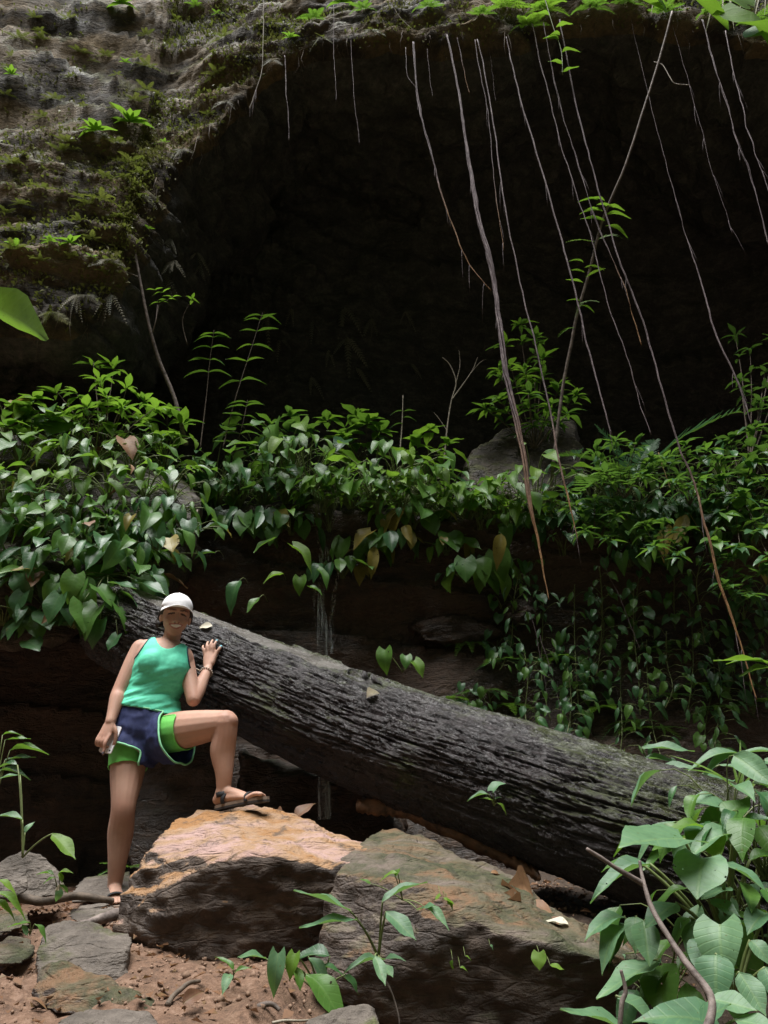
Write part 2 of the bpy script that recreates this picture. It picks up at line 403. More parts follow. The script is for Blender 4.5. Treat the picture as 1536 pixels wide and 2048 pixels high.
# make normals point out of the rock (towards the air): at the lip's face that is -Y
if nr[200, 40, 1] > 0: nr = -nr; FLIP = True
else: FLIP = False
sh = G_.shape; pp = G_.reshape(-1, 3)
bend = 0.5 * fbm(pp * 0.5 + 3, 2)
strat = (pp[:, 2] * 1.0 + 0.22 * pp[:, 0] + bend) * 1.9
saw = strat - np.floor(strat)
ledge_d = (saw ** 1.5) * (0.55 + 0.45 * fbm(pp * 0.9 + 9, 2))
cvb = np.concatenate([[0], np.cumsum(cv_)])
vi = np.arange(sh[1])
near_lip = np.exp(-((vi - cvb[4]) / 9.0) ** 2)
amp = np.interp(vi, [0, cvb[2], cvb[4], cvb[6], cvb[9], cvb[11], cvb[12], cvb[14], cvb[15]], [1, 1, 1.0, 1.3, 1.6, 0.4, 0.55, 0.7, 0.7])
AMP = np.tile(amp, (sh[0], 1)).ravel(); NL = np.tile(near_lip, (sh[0], 1)).ravel()
p2 = pp * np.array([1, 1, 1.9])
disp = AMP * (0.30 * fbm(pp * 0.55, 3) * (1 - 0.7 * NL) + 0.17 * ledge_d * (1 - 0.5 * NL) + 0.13 * fbm(p2 * 1.9 + 4, 4) + 0.06 * (0.5 - np.abs(fbm(p2 * 4.5, 4))) + 0.03 * fbm(pp * 14, 3))
pp = pp + nr.reshape(-1, 3) * disp[:, None]
CL = pp.reshape(sh); CLN = nr
def sheet(name, j0, j1, mat):
    A = CL[:, j0:j1 + 1]; n0, n1 = A.shape[:2]
    ix = np.arange(n0 * n1).reshape(n0, n1)
    f = np.stack([ix[:-1, :-1].ravel(), ix[1:, :-1].ravel(), ix[1:, 1:].ravel(), ix[:-1, 1:].ravel()], 1)
    if FLIP: f = f[:, ::-1]
    return tag(mk(name, A.reshape(-1, 3), f, mat), kind='structure')
sheet('cliff', 0, cvb[4] + 6, M['cliff'])
sheet('cave_wall', cvb[4] + 6, cvb[11], M['cave'])
sheet('rock_ledge', cvb[11], cvb[15], M['ledge'])

# ------------------------------------------------------------------ boulders
def boulder(name, pts, mat, label, cat='boulder', voxel=0.022, amp=0.035, seed=0, group=None, smooth_it=2, strat=0.0, fq=1.0):
    bm = bmesh.new()
    for p in pts: bm.verts.new(p)
    r = bmesh.ops.convex_hull(bm, input=bm.verts)
    bmesh.ops.delete(bm, geom=[v for v in bm.verts if not v.link_faces], context='VERTS')
    bmesh.ops.recalc_face_normals(bm, faces=bm.faces)
    me = bpy.data.meshes.new(name); bm.to_mesh(me); bm.free()
    me = evalmesh(me, [('REMESH', dict(mode='VOXEL', voxel_size=voxel)), ('SMOOTH', dict(factor=0.6, iterations=smooth_it))])
    v = me_np(me); n = me_normals(me); q = v + seed * 7.7
    q2 = q * np.array([1, 1, 1.8])
    q2 = q2 * fq; d = amp * (0.9 * fbm(q * 2.2 * fq, 3) + 0.8 * fbm(q2 * 6, 4) + 0.35 * fbm(q2 * 18, 3) - 0.25 * np.clip(0.05 - np.abs(fbm(q2 * 2.4 + 2, 3)), 0, 1) * 20 * 0.4)
    if strat:
        s = (q[:, 2] + 0.3 * q[:, 1] + 0.1 * fbm(q * 2, 2)) * 11; d = d + strat * ((s - np.floor(s)) ** 2)
    v = v + n * d[:, None]
    b = Vector(base_of(v)); me_set(me, v - np.array(b))
    me.materials.clear(); me.materials.append(mat)
    me.polygons.foreach_set('use_smooth', [True] * len(me.polygons))
    me.name = name
    o = link(bpy.data.objects.new(name, me), None, b)
    return tag(o, label, cat, group)

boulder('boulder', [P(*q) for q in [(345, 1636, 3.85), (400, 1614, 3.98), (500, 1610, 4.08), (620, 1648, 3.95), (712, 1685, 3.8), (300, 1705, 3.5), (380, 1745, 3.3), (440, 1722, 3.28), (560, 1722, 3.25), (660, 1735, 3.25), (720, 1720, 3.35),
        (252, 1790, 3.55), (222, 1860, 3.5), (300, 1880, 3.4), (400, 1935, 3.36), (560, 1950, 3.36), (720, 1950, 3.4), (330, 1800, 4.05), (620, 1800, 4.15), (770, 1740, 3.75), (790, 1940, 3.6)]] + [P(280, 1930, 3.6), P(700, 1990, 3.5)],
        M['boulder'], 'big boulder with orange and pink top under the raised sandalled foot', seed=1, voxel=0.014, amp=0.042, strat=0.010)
# the rock rises to meet the sole of the raised foot
_b = bpy.data.objects[-1] if False else [o for o in bpy.data.objects if o.name.startswith('boulder')][0]
_v = me_np(_b.data) + np.array(_b.location)
for (fx, fy, fD, sg) in ((445, 1611, 3.97, .10), (490, 1606, 3.91, .09)):
    c_ = P(fx, fy, fD); dd = np.hypot(_v[:, 0] - c_.x, _v[:, 1] - c_.y); top_ = _v[(dd < .035), 2].max()
    _v[:, 2] += (c_.z - .027 - top_) * np.exp(-(dd / sg) ** 2) * np.clip((_v[:, 2] - (top_ - .25)) / .15, 0, 1)
me_set(_b.data, _v - np.array(_b.location))
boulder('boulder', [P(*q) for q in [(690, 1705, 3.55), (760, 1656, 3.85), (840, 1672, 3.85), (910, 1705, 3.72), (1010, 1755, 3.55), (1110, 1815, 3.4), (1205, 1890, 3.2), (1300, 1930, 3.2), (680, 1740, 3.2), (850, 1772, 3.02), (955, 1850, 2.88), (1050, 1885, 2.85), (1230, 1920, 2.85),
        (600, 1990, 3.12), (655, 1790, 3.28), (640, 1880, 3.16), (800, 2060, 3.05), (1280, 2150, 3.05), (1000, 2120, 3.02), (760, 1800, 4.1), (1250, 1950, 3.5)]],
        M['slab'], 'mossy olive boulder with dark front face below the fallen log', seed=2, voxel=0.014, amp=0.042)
boulder('boulder', [P(*q) for q in [(-200, 890, 5.35), (0, 868, 5.35), (200, 892, 5.35), (320, 955, 5.3), (388, 1020, 5.15), (386, 1085, 5.05), (350, 1120, 4.95), (150, 1130, 4.75), (-150, 1140, 4.7), (300, 1215, 4.95), (100, 1290, 4.9), (-200, 1330, 4.9)]] +
        [P(-250, 900, 6.6), P(400, 960, 6.6), P(400, 1150, 6.5), P(-250, 1250, 6.4)],
        M['leftrock'], 'large rock overgrown with heart-leaved plants above the log end', seed=3, voxel=0.03, amp=0.07)
boulder('boulder', [P(*q) for q in [(925, 940, 6.45), (940, 900, 6.5), (1000, 862, 6.6), (1080, 835, 6.65), (1140, 830, 6.65), (1165, 900, 6.5), (1170, 960, 6.4), (930, 980, 6.3), (1050, 990, 6.25)]] + [P(930, 960, 7.4), P(1160, 960, 7.4), P(1100, 860, 7.2), P(1050, 1060, 6.5)],
        M['leftrock'], 'brown boulder behind the thick hanging root on the ledge', seed=4, voxel=0.03, amp=0.06)
# wet rock behind the raised leg, under the log
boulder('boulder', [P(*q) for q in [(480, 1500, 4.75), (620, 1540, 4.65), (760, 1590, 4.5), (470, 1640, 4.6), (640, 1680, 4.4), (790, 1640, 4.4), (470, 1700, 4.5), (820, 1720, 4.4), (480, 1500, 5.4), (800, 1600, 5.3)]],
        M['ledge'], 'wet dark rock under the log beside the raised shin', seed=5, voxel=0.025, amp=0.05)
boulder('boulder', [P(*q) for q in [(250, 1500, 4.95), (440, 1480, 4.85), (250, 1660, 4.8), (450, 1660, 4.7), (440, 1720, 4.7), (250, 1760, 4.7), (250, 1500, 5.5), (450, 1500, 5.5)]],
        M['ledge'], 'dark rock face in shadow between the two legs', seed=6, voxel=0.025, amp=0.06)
# small rocks round the standing foot and in the foreground
def rock_px(label, front, back, mat='grey', seed=0, amp=0.02, voxel=0.009, cat='rock', name='rock'):
    return boulder(name, [P(*q) for q in front + back], M[mat], label, cat, voxel, max(amp, .014), seed, None, 1, 0.0, 2.2)
rock_px('rounded mossy grey rock at the left edge behind the small plants', [(-20, 1760, 3.75), (0, 1720, 3.85), (45, 1697, 3.9), (85, 1703, 3.9), (120, 1745, 3.85), (132, 1790, 3.8), (60, 1800, 3.7), (-20, 1810, 3.7)], [(0, 1770, 4.2), (120, 1780, 4.2)], seed=11)
rock_px('small tan stone in front of the rounded rock at left edge', [(5, 1765, 3.6), (30, 1738, 3.66), (55, 1735, 3.66), (58, 1780, 3.6), (20, 1800, 3.55), (0, 1795, 3.55)], [(30, 1780, 3.8)], seed=12)
rock_px('flat mossy rock slab behind the standing foot', [(140, 1785, 4.05), (165, 1757, 4.3), (230, 1745, 4.4), (262, 1742, 4.4), (270, 1790, 4.1), (200, 1800, 3.98), (145, 1805, 3.95)], [(200, 1790, 4.5)], seed=13, amp=0.01)
rock_px('flat dirty stone just in front of the standing sandal', [(128, 1830, 3.75), (160, 1808, 3.9), (215, 1808, 3.92), (240, 1822, 3.85), (235, 1850, 3.65), (150, 1850, 3.6)], [(190, 1830, 4.0)], seed=14, amp=0.008)
rock_px('blocky grey rock with a green moss patch at lower left', [(78, 1880, 3.2), (100, 1852, 3.3), (150, 1842, 3.35), (200, 1848, 3.35), (262, 1866, 3.3), (268, 1880, 3.2), (252, 1900, 3.1), (250, 1975, 3.05), (160, 1990, 3.0), (75, 1955, 3.05)], [(90, 1960, 3.5), (250, 1960, 3.5)], seed=15)
rock_px('brown upright wedge of rock in front of the grey block', [(68, 1990, 2.85), (75, 1930, 2.95), (128, 1918, 2.95), (135, 1925, 2.9), (200, 1965, 2.88), (280, 1990, 2.85), (335, 2015, 2.8), (330, 2050, 2.7), (120, 2030, 2.72), (70, 2010, 2.78)], [(100, 2000, 3.1), (280, 2020, 3.05)], mat='slab', seed=16)
rock_px('smooth grey rock cut off by the bottom edge of frame', [(115, 2045, 2.5), (180, 2016, 2.6), (230, 2015, 2.62), (300, 2017, 2.62), (318, 2040, 2.55), (325, 2090, 2.45), (110, 2090, 2.42)], [(150, 2080, 2.8), (310, 2080, 2.8)], seed=17, amp=0.008)
rock_px('pointed grey stone at the bottom under the broad-leaved plant', [(610, 2048, 2.5), (690, 2016, 2.58), (738, 2003, 2.6), (752, 2015, 2.6), (760, 2060, 2.52), (750, 2110, 2.42), (600, 2110, 2.4)], [(640, 2090, 2.75), (750, 2090, 2.75)], seed=18, amp=0.006)
rock_px('brown clod of earth and stone left of the grey block', [(-10, 1890, 3.2), (20, 1872, 3.3), (60, 1880, 3.3), (70, 1910, 3.2), (40, 1930, 3.1), (-10, 1930, 3.1)], [(30, 1920, 3.4)], mat='slab', seed=19)
rock_px('reddish earth bank below the root at left edge', [(-30, 1830, 3.5), (30, 1812, 3.55), (58, 1825, 3.5), (60, 1850, 3.4), (0, 1870, 3.3), (-30, 1870, 3.3)], [(20, 1850, 3.8)], mat='slab', seed=20)

# ------------------------------------------------------------------ fallen log
LOG = [(225, 1240, 4.85, 0.235), (255, 1253, 4.8, 0.245), (300, 1273, 4.74, 0.252), (420, 1328, 4.58, 0.262), (600, 1410, 4.38, 0.272), (800, 1492, 4.15, 0.272), (1000, 1562, 3.92, 0.272), (1250, 1650, 3.65, 0.27), (1500, 1730, 3.42, 0.265), (1800, 1830, 3.15, 0.26), (2100, 1930, 2.9, 0.25)]
lp = smooth_path([list(P(a, b, c)) + [r] for a, b, c, r in LOG], 70)
nL, nA = len(lp), 420
ax = np.gradient(lp[:, :3], axis=0); ax /= np.linalg.norm(ax, axis=1, keepdims=True)
upv = np.array([0, 0, 1.0]); sidev = np.cross(ax, upv); sidev /= np.linalg.norm(sidev, axis=1, keepdims=True); up2 = np.cross(sidev, ax)
if sidev[100, 1] > 0: sidev = -sidev           # side points towards the camera
s_len = np.concatenate([[0], np.cumsum(np.linalg.norm(np.diff(lp[:, :3], axis=0), axis=1))])
th = np.linspace(0, 2 * math.pi, nA, endpoint=False)
S_, T_ = np.meshgrid(s_len, th, indexing='ij')
# twist the grain slightly along the trunk; theta 0 = up, +90 = camera side
tt = T_ + 0.10 * S_
cx, sx = np.cos(tt) * 1.0, np.sin(tt) * 1.0
q = np.stack([S_.ravel() * 0.85, cx.ravel() * 2.4, sx.ravel() * 2.4], 1)
warp = 0.35 * fbm(np.stack([S_.ravel() * 2.2, cx.ravel() * 1.5, sx.ravel() * 1.5], 1), 3)
n1 = fbm(q * np.array([1.7, 4.2, 4.2]) + warp[:, None] * 1.6, 3)
g1 = np.clip(np.abs(n1) / 0.13, 0, 1) ** 0.7                 # plates with narrow long fissures
q3 = np.stack([S_.ravel() * 5.0, cx.ravel() * 15, sx.ravel() * 15], 1) + warp[:, None] * 3
g2 = np.clip(np.abs(fbm(q3, 3)) / 0.16, 0, 1) ** 0.8
q4 = np.stack([S_.ravel() * 16, cx.ravel() * 7, sx.ravel() * 7], 1) + warp[:, None] * 5
g3 = np.clip(np.abs(fbm(q4, 3)) / 0.10, 0, 1)               # cross cracks
r1 = g1 * 0.6 + g2 * 0.4
fin = fbm(np.stack([S_.ravel() * 40, cx.ravel() * 22, sx.ravel() * 22], 1), 3)
plates = fbm(np.stack([S_.ravel() * 9 + warp * 4, cx.ravel() * 16, sx.ravel() * 16], 1) , 4)
# bare wood: strip along the top, from the head to past the middle, with a torn edge
s0 = s_len[70 * 2 + 40]; s1 = s_len[70 * 4 + 50]
edge = 0.10 * fbm(np.stack([S_.ravel() * 5, cx.ravel() * 3, sx.ravel() * 3], 1), 4)
topang = np.arctan2(np.sin(T_), np.cos(T_)).ravel()
halfw = np.interp(S_.ravel(), [s0 - 0.6, s0, s0 + 0.45, s1 - 0.3, s1], [0.5, 0.55, 0.52, 0.34, 0.0])
bare = np.clip((halfw + edge * 2.2 - np.abs(topang - 0.22)) / 0.05, 0, 1)
bare = np.where(S_.ravel() > s1 + 0.05, 0, bare)
bark = 0.020 * g1 + 0.012 * g2 + 0.005 * g3 + 0.010 * plates + 0.003 * fin - 0.022
wood = -0.016 + 0.0025 * fin + 0.004 * fbm(q * np.array([1.5, 4, 4]), 3)
lump = 0.024 * fbm(q * 0.9, 2) + 0.03 * np.clip(fbm(q * np.array([1.6, 1.1, 1.1]) + 40, 2) - .35, 0, 1)
dr = lump + bark * (1 - bare) + wood * bare
rr = (np.repeat(lp[:, 3], nA) + dr).reshape(nL, nA)
LV = lp[:, None, :3] + rr[..., None] * (np.cos(T_)[..., None] * up2[:, None] + np.sin(T_)[..., None] * sidev[:, None])
ix = np.arange(nL * nA).reshape(nL, nA); ixn = np.roll(ix, -1, axis=1)
lf = np.stack([ix[:-1].ravel(), ix[1:].ravel(), ixn[1:].ravel(), ixn[:-1].ravel()], 1)
LV[0] = LV[0] * 0.15 + lp[0, :3] * 0.85; LV[1] = LV[1] * 0.7 + lp[1, :3] * 0.3
m, t, out = newmat('bark'); N = NT(t)
at = N.n('ShaderNodeAttribute', attribute_name='bare'); rg = N.n('ShaderNodeAttribute', attribute_name='ridge')
fn = N.noise(45, 6, 0.75); bg1 = N.noise(3.5, 5, 0.65); b2 = N.noise(12, 5, 0.7)
barkc = N.ramp(N.math('ADD', N.math('MULTIPLY', fn, 0.55), N.math('MULTIPLY', b2, 0.45)), [(0.33, (0.007, 0.005, 0.005)), (0.52, (0.024, 0.018, 0.018)), (0.7, (0.075, 0.06, 0.062))])
barkc = N.mix(N.math('MULTIPLY', N.step(bg1, 0.5, 0.7), 0.55), barkc, (0.026, 0.018, 0.014))
mossn = N.math('ADD', N.noise(2.2, 6, 0.75), N.math('MULTIPLY', N.nz(), 0.10))
barkc = N.mix(N.math('MULTIPLY', N.step(mossn, 0.53, 0.66), 0.75), barkc, N.ramp(fn, [(0.3, (0.016, 0.021, 0.005)), (0.65, (0.062, 0.078, 0.016))]))
woodn = N.noise(7, 6, 0.7)
woodc = N.ramp(woodn, [(0.35, (0.075, 0.066, 0.056)), (0.6, (0.175, 0.16, 0.142))])
col = N.mix(at.outputs['Fac'], barkc, woodc)
rough = N.ramp(N.noise(6, 4, 0.6), [(0.38, (0.16,) * 3), (0.62, (0.45,) * 3)])
N.pbsdf(col, rough, N.bump(N.math('ADD', fn, b2), 0.02, 1.0), 0.55, out)
M['bark'] = m
logT = thing('fallen_log', 'huge fallen dark-barked tree trunk sloping from upper left down to the right', 'log', P(1000, 1760, 3.92))
lo = mk('trunk', LV.reshape(-1, 3), lf, M['bark'], logT)
a = lo.data.attributes.new('bare', 'FLOAT', 'POINT'); a.data.foreach_set('value', bare.astype(np.float32))
a = lo.data.attributes.new('ridge', 'FLOAT', 'POINT'); a.data.foreach_set('value', r1.astype(np.float32))
def log_point(s, ang, lift=0.0):
    """point on the log: s metres along, ang radians from the top towards the camera"""
    i = int(np.clip(np.searchsorted(s_len, s), 1, nL - 2)); k = int(round((ang % (2 * math.pi)) / (2 * math.pi) * nA)) % nA
    n = math.cos(ang) * up2[i] + math.sin(ang) * sidev[i]
    return Vector(LV[i, k] + n * lift), Vector(n), Vector(ax[i])
CMi = CM.transposed()
def project(p):
    c = CMi @ (Vector(p) - CAMLOC); return 768 + FPX * c.x / -c.z, 1024 - FPX * c.y / -c.z
LVf = LV.reshape(-1, 3)
_c = (LVf - np.array(CAMLOC)) @ np.array(CM); LPX = 768 + FPX * _c[:, 0] / -_c[:, 2]; LPY = 1024 - FPX * _c[:, 1] / -_c[:, 2]
LCN = (np.cos(T_)[..., None] * up2[:, None] + np.sin(T_)[..., None] * sidev[:, None]).reshape(-1, 3)
def log_at(px, py):
    d2 = (LPX - px) ** 2 + (LPY - py) ** 2 + 1e6 * ((LCN * (np.array(CAMLOC) - LVf)).sum(1) < 0)
    i = int(d2.argmin()); return Vector(LVf[i]), Vector(LCN[i])
# torn bark flap standing up beside the bare wood
fb, fn_ = log_at(716, 1352)
mb = MB()
for k in range(9):
    p = fb + Vector(ax[300]) * (0.03 * (k - 4)); 
fl = []
for k in range(12):
    u = k / 11
    a0 = log_at(690 + 75 * u, 1345 + 26 * u)[0]
    fl.append((a0 - fn_ * 0.01, a0 + fn_ * (0.022 * math.sin(math.pi * u) + 0.008 * RND.random()) + Vector((0, -0.012, 0.012))))
v = []; f = []
for k, (x, y) in enumerate(fl):
    v += [x, y, y + Vector((0, 0.012, 0.002)), x + Vector((0, 0.016, 0))]
for k in range(11):
    for j in range(4): f.append((4 * k + j, 4 * k + 4 + j, 4 * k + 4 + (j + 1) % 4, 4 * k + (j + 1) % 4))
mk('bark_flap', v, f, M['bark'], logT)

# brown weathered plank of wood lying under the log
plank = []
pk = smooth_path([list(P(*q)) for q in [(712, 1606, 4.1), (800, 1612, 4.06), (900, 1655, 3.92), (1010, 1708, 3.8), (1080, 1748, 3.68)]], 26)
nP = len(pk); v = []; f = []; nX = 14
for i, p in enumerate(pk):
    u = i / (nP - 1); h = 0.05 * (1 - 0.6 * u) * (0.35 + 0.65 * min(1, u * 6))
    for k in range(nX):
        a_ = 2 * math.pi * k / nX; cx_, cz_ = math.cos(a_), math.sin(a_)
        off = Vector((0, 0.085 + 0.10 * math.copysign(abs(cx_) ** .5, cx_), h * math.copysign(abs(cz_) ** .6, cz_) + 0.2 * (0.10 * cx_) ))
        q_ = np.array([[p[0] * 6 + k * .01, off.y * 30, off.z * 30]])
        off = off * (1 + 0.6 * fbm(q_, 3)[0]) + Vector((0, 0, 0.012 * vnoise(np.array([[i * .55, k * 1.3, 2.2]]))[0]))
        v.append(Vector(p) + off)
for i in range(nP - 1):
    for j in range(nX): f.append((nX * i + j, nX * i + (j + 1) % nX, nX * i + nX + (j + 1) % nX, nX * i + nX + j))
f.append(tuple(range(nX - 1, -1, -1))); f.append(tuple(nX * (nP - 1) + j for j in range(nX)))
M['plank'] = plain('rotten_wood', (0.06, 0.035, 0.022), 0.55, 14, 0.7, 1.0, c2=(0.26, 0.13, 0.065))
o = mk('rotten_plank', v, f, M['plank'], None, base_of(v)); tag(o, 'rotten brown strip of wood wedged under the fallen log', 'wood')

# ------------------------------------------------------------------ leaf templates
def leaf_template(name, outline, L=8, Wn=4, droop=0.25, fold=0.16, wave=0.03, cup=0.0, mat=None, seed=0, lobe=0.0):
    """outline(t)->half width; leaf runs along +Y from 0 to 1, face +Z"""
    rr = random.Random(seed); v = []; f = []; uv = []
    ph = rr.random() * 6.28; tw = rr.uniform(-0.25, 0.25)
    for i in range(L + 1):
        t = i / L; hw = outline(t)
        for j in range(-Wn // 2, Wn // 2 + 1):
            x = j / (Wn / 2)
            X = x * hw; back = -lobe * abs(x) ** 1.5 * max(0, 1 - t * 3.2)
            y = t + back
            z = -droop * t * t + fold * abs(X) * (1.4 if cup >= 0 else 1) + wave * abs(x) * math.sin(ph + t * 11 + (1.5 if x > 0 else 0)) + tw * X * t
            z += cup * X * X * 4
            yy = y * (1 - 0.12 * droop * t)
            v.append((X, yy, z)); uv.append((0.5 + 0.5 * x * hw / 0.5, t))
    n = Wn + 1
    for i in range(L):
        for j in range(Wn): f.append((i * n + j, i * n + j + 1, (i + 1) * n + j + 1, (i + 1) * n + j))
    me = bpy.data.meshes.new(name); me.from_pydata(v, [], f); me.update()
    ul = me.uv_layers.new(name='UVMap')
    for lp_ in me.loops: ul.data[lp_.index].uv = uv[lp_.vertex_index]
    me.polygons.foreach_set('use_smooth', [True] * len(me.polygons))
    if mat: me.materials.append(mat)
    return me
def o_heart(w): return lambda t: w * (max(0, math.sin(math.pi * min(1, (t + 0.20) / 1.20) ** 0.85)) ** 0.8 if t > 0 else 0.62) * (1 if t < 0.7 else 1 - 0.55 * ((t - 0.7) / 0.3) ** 1.2) + 0.004
def o_ovate(w): return lambda t: w * (math.sin(math.pi * t ** 0.75) ** 0.9 if 0 < t < 1 else 0) * (1 if t < 0.75 else 1 - 0.5 * (t - 0.75) / 0.25) + 0.005
def o_lance(w): return lambda t: w * (math.sin(math.pi * t ** 0.9) ** 1.1 if 0 < t < 1 else 0) + 0.006
def o_blade(w): return lambda t: w * (1 - t) ** 0.6 * (0.5 + min(0.5, t * 3)) + 0.001
TPL = {}
def tpl(kind, matname):
    key = (kind, matname)
    if key not in TPL:
        out = []
        for s in range(5):
            if kind == 'heart': me = leaf_template('leaf_heart', o_heart(0.40), 8, 4, 0.12 + 0.13 * s, 0.12 + 0.06 * s, 0.03, 0, M[matname], s, 0.16)
            elif kind == 'ovate': me = leaf_template('leaf_ovate', o_ovate(0.27), 8, 4, 0.10 + 0.13 * s, 0.18 + 0.08 * (s % 3), 0.03, 0, M[matname], s + 7)
            elif kind == 'lance': me = leaf_template('leaf_lance', o_lance(0.16), 7, 2, 0.08 + 0.12 * s, 0.35, 0.014, 0, M[matname], s + 17)
            elif kind == 'blade': me = leaf_template('leaf_blade', o_blade(0.025), 9, 2, 0.15 + 0.22 * s, 0.3, 0.0, 0, M[matname], s + 27)
            elif kind == 'curl': me = leaf_template('leaf_curl', o_ovate(0.30), 7, 4, 0.1, 0.9, 0.09, 0.5, M[matname], s + 37)
            elif kind == 'frond': me = frond_template('frond', M[matname], s)
            elif kind == 'frondh': me = frond_template('frond_hanging', M[matname], s, 0.10, 12)
            out.append(me)
        TPL[key] = out
    return TPL[key]
def frond_template(name, mat, seed, w=0.22, npin=18):
    rr = random.Random(seed + 50); v = []; f = []; uv = []
    droop = 0.25 + 0.12 * seed
    def c(t): return Vector((0, t * (1 - 0.1 * droop * t), -droop * t * t))
    for i in range(10):
        t = i / 9; p = c(t); r = 0.006 * (1 - t) + 0.0015
        v += [p + Vector((-r, 0, 0.002)), p + Vector((r, 0, 0.002))]; uv += [(0.5, t)] * 2
        if i: f.append((2 * i - 2, 2 * i - 1, 2 * i + 1, 2 * i))
    for i in range(npin):
        t = 0.10 + 0.88 * i / npin
        ln = w * math.sin(math.pi * min(1, (0.12 + 0.88 * t) ** 0.8)) ** 0.8 + 0.015
        for sgn in (-1, 1):
            b = c(t); ang = rad(62 + rr.uniform(-6, 6) - 20 * t); d = Vector((sgn * math.sin(ang), math.cos(ang), -0.22 + rr.uniform(-0.12, 0.12))).normalized()
            e = Vector((0, 1, 0)); hw = 0.44 * 0.9 / npin
            n0 = len(v)
            v += [b + e * -hw * 0.5, b + e * hw * 0.7, b + d * ln * 0.55 + e * hw, b + d * ln, b + d * ln * 0.5 - e * hw * 0.8]
            uv += [(0.5, 0.1), (0.55, 0.1), (0.7, 0.5), (0.95, 0.9), (0.3, 0.5)]
            f.append((n0, n0 + 1, n0 + 2, n0 + 4)); f.append((n0 + 4, n0 + 2, n0 + 3))
    me = bpy.data.meshes.new(name); me.from_pydata([tuple(x) for x in v], [], f); me.update()
    ul = me.uv_layers.new(name='UVMap')
    for lp_ in me.loops: ul.data[lp_.index].uv = uv[lp_.vertex_index]
    me.materials.append(mat); return me

def put_leaf(parent, base, d, length, up=(0, 0, 1), kind='heart', mat='leaf_mid', wscale=1.0, name='leaf', var=None, roll=0.0):
    me = tpl(kind, mat)[RND.randrange(5) if var is None else var]
    d = Vector(d).normalized(); u = Vector(up); u = u - d * u.dot(d)
    u = u.normalized() if u.length > 1e-4 else d.orthogonal().normalized()
    if roll: u = Matrix.Rotation(roll, 3, d) @ u
    x = d.cross(u)
    o = bpy.data.objects.new(name, me); COL.objects.link(o)
    b = Vector(base); ORIG[o.name] = b
    R = Matrix((x, d, u)).transposed() @ Matrix.Diagonal((wscale * length, length, length))
    mw = R.to_4x4()
    if parent is not None:
        o.parent = parent; mw.translation = b - ORIG[parent.name]
    else: mw.translation = b
    o.matrix_basis = mw
    return o
def toward_cam(p): return (CAMLOC - Vector(p)).normalized()

def bez(a, b, c, n=6):
    return [a * (1 - t) ** 2 + b * 2 * t * (1 - t) + c * t * t for t in [i / (n - 1) for i in range(n)]]

# ------------------------------------------------------------------ plant builders
def rosette(base, label, n=10, spread=0.35, height=0.3, leaf=0.2, kind='heart', mats=('leaf_mid',), group=None, facing=(0, -1, 0), cone=100, droop=0.5, name='broadleaf_plant', lean=None, stem_r=0.005, wscale=1.0, tilt=0.22):
    base = Vector(base); o = thing(name, label, 'plant', base, group)
    mb = MB(); F = Vector(facing); F.z = 0; F.normalize()
    for k in range(n):
        a = rad(cone) * (-1 + 2 * (k + 0.5 + RND.uniform(-0.35, 0.35)) / n)
        d = Matrix.Rotation(a, 3, 'Z') @ F
        out = spread * RND.uniform(0.35, 1.0); h = height * RND.uniform(0.25, 1.1)
        if lean: h += lean * out
        tip = base + d * out + Vector((0, 0, h))
        mb.tube(bez(base + Vector((RND.uniform(-.02, .02), RND.uniform(-.02, .02), -0.03)), base + d * out * 0.3 + Vector((0, 0, h * 1.05 + 0.03)), tip), [stem_r, stem_r, stem_r * .9, stem_r * .8, stem_r * .7, stem_r * .6], 4)
        dd = (d * RND.uniform(0.6, 1.0) + Vector((RND.uniform(-.3, .3), RND.uniform(-.2, .2), -droop * RND.uniform(0.1, 1.5)))).normalized()
        put_leaf(o, tip, dd, leaf * RND.choice((.45, .6, .75, .85, .95, 1.05, 1.2)) * RND.uniform(.9, 1.1), (toward_cam(tip) * tilt + Vector((RND.uniform(-.2, .2), 0, 1))), (lambda z_: kind if z_ < .5 else 'ovate' if z_ < .82 else 'lance')(RND.random()), RND.choice(mats), wscale * RND.uniform(0.75, 1.15), roll=RND.uniform(-.5, .5))
    mk('stem', mb.v, mb.f, M['stem'], o)
    return o

def creeper(pts, label, leaf=0.12, mats=('leaf_deep',), kind='heart', step=0.09, group=None, name='climbing_plant', jitter=0.06, wall=Vector((0, -1, 0))):
    """stem running down a rock face with leaves held out from it"""
    pts = [Vector(p) for p in pts]; path = [Vector(p) for p in smooth_path(pts, 8)]
    o = thing(name, label, 'plant', path[-1], group)
    mb = MB(); mb.tube(path, 0.004, 4); acc = 0; side = 1
    for i in range(1, len(path)):
        acc += (path[i] - path[i - 1]).length
        if acc > step:
            acc = 0; side = -side
            e = path[i] + wall * RND.uniform(0.05, 0.14) + Vector((side * RND.uniform(0.02, 0.10), 0, RND.uniform(-.02, .06)))
            mb.tube([path[i], (path[i] + e) / 2 + Vector((0, 0, .02)), e], 0.0025, 4)
            d = Vector((side * RND.uniform(0.1, 0.7), -0.35, -RND.uniform(0.3, 1.1)))
            put_leaf(o, e, d, leaf * RND.uniform(0.6, 1.2), wall + Vector((0, 0, 0.7)), kind, RND.choice(mats), roll=RND.uniform(-.4, .4))
    mk('stem', mb.v, mb.f, M['stem'], o); return o

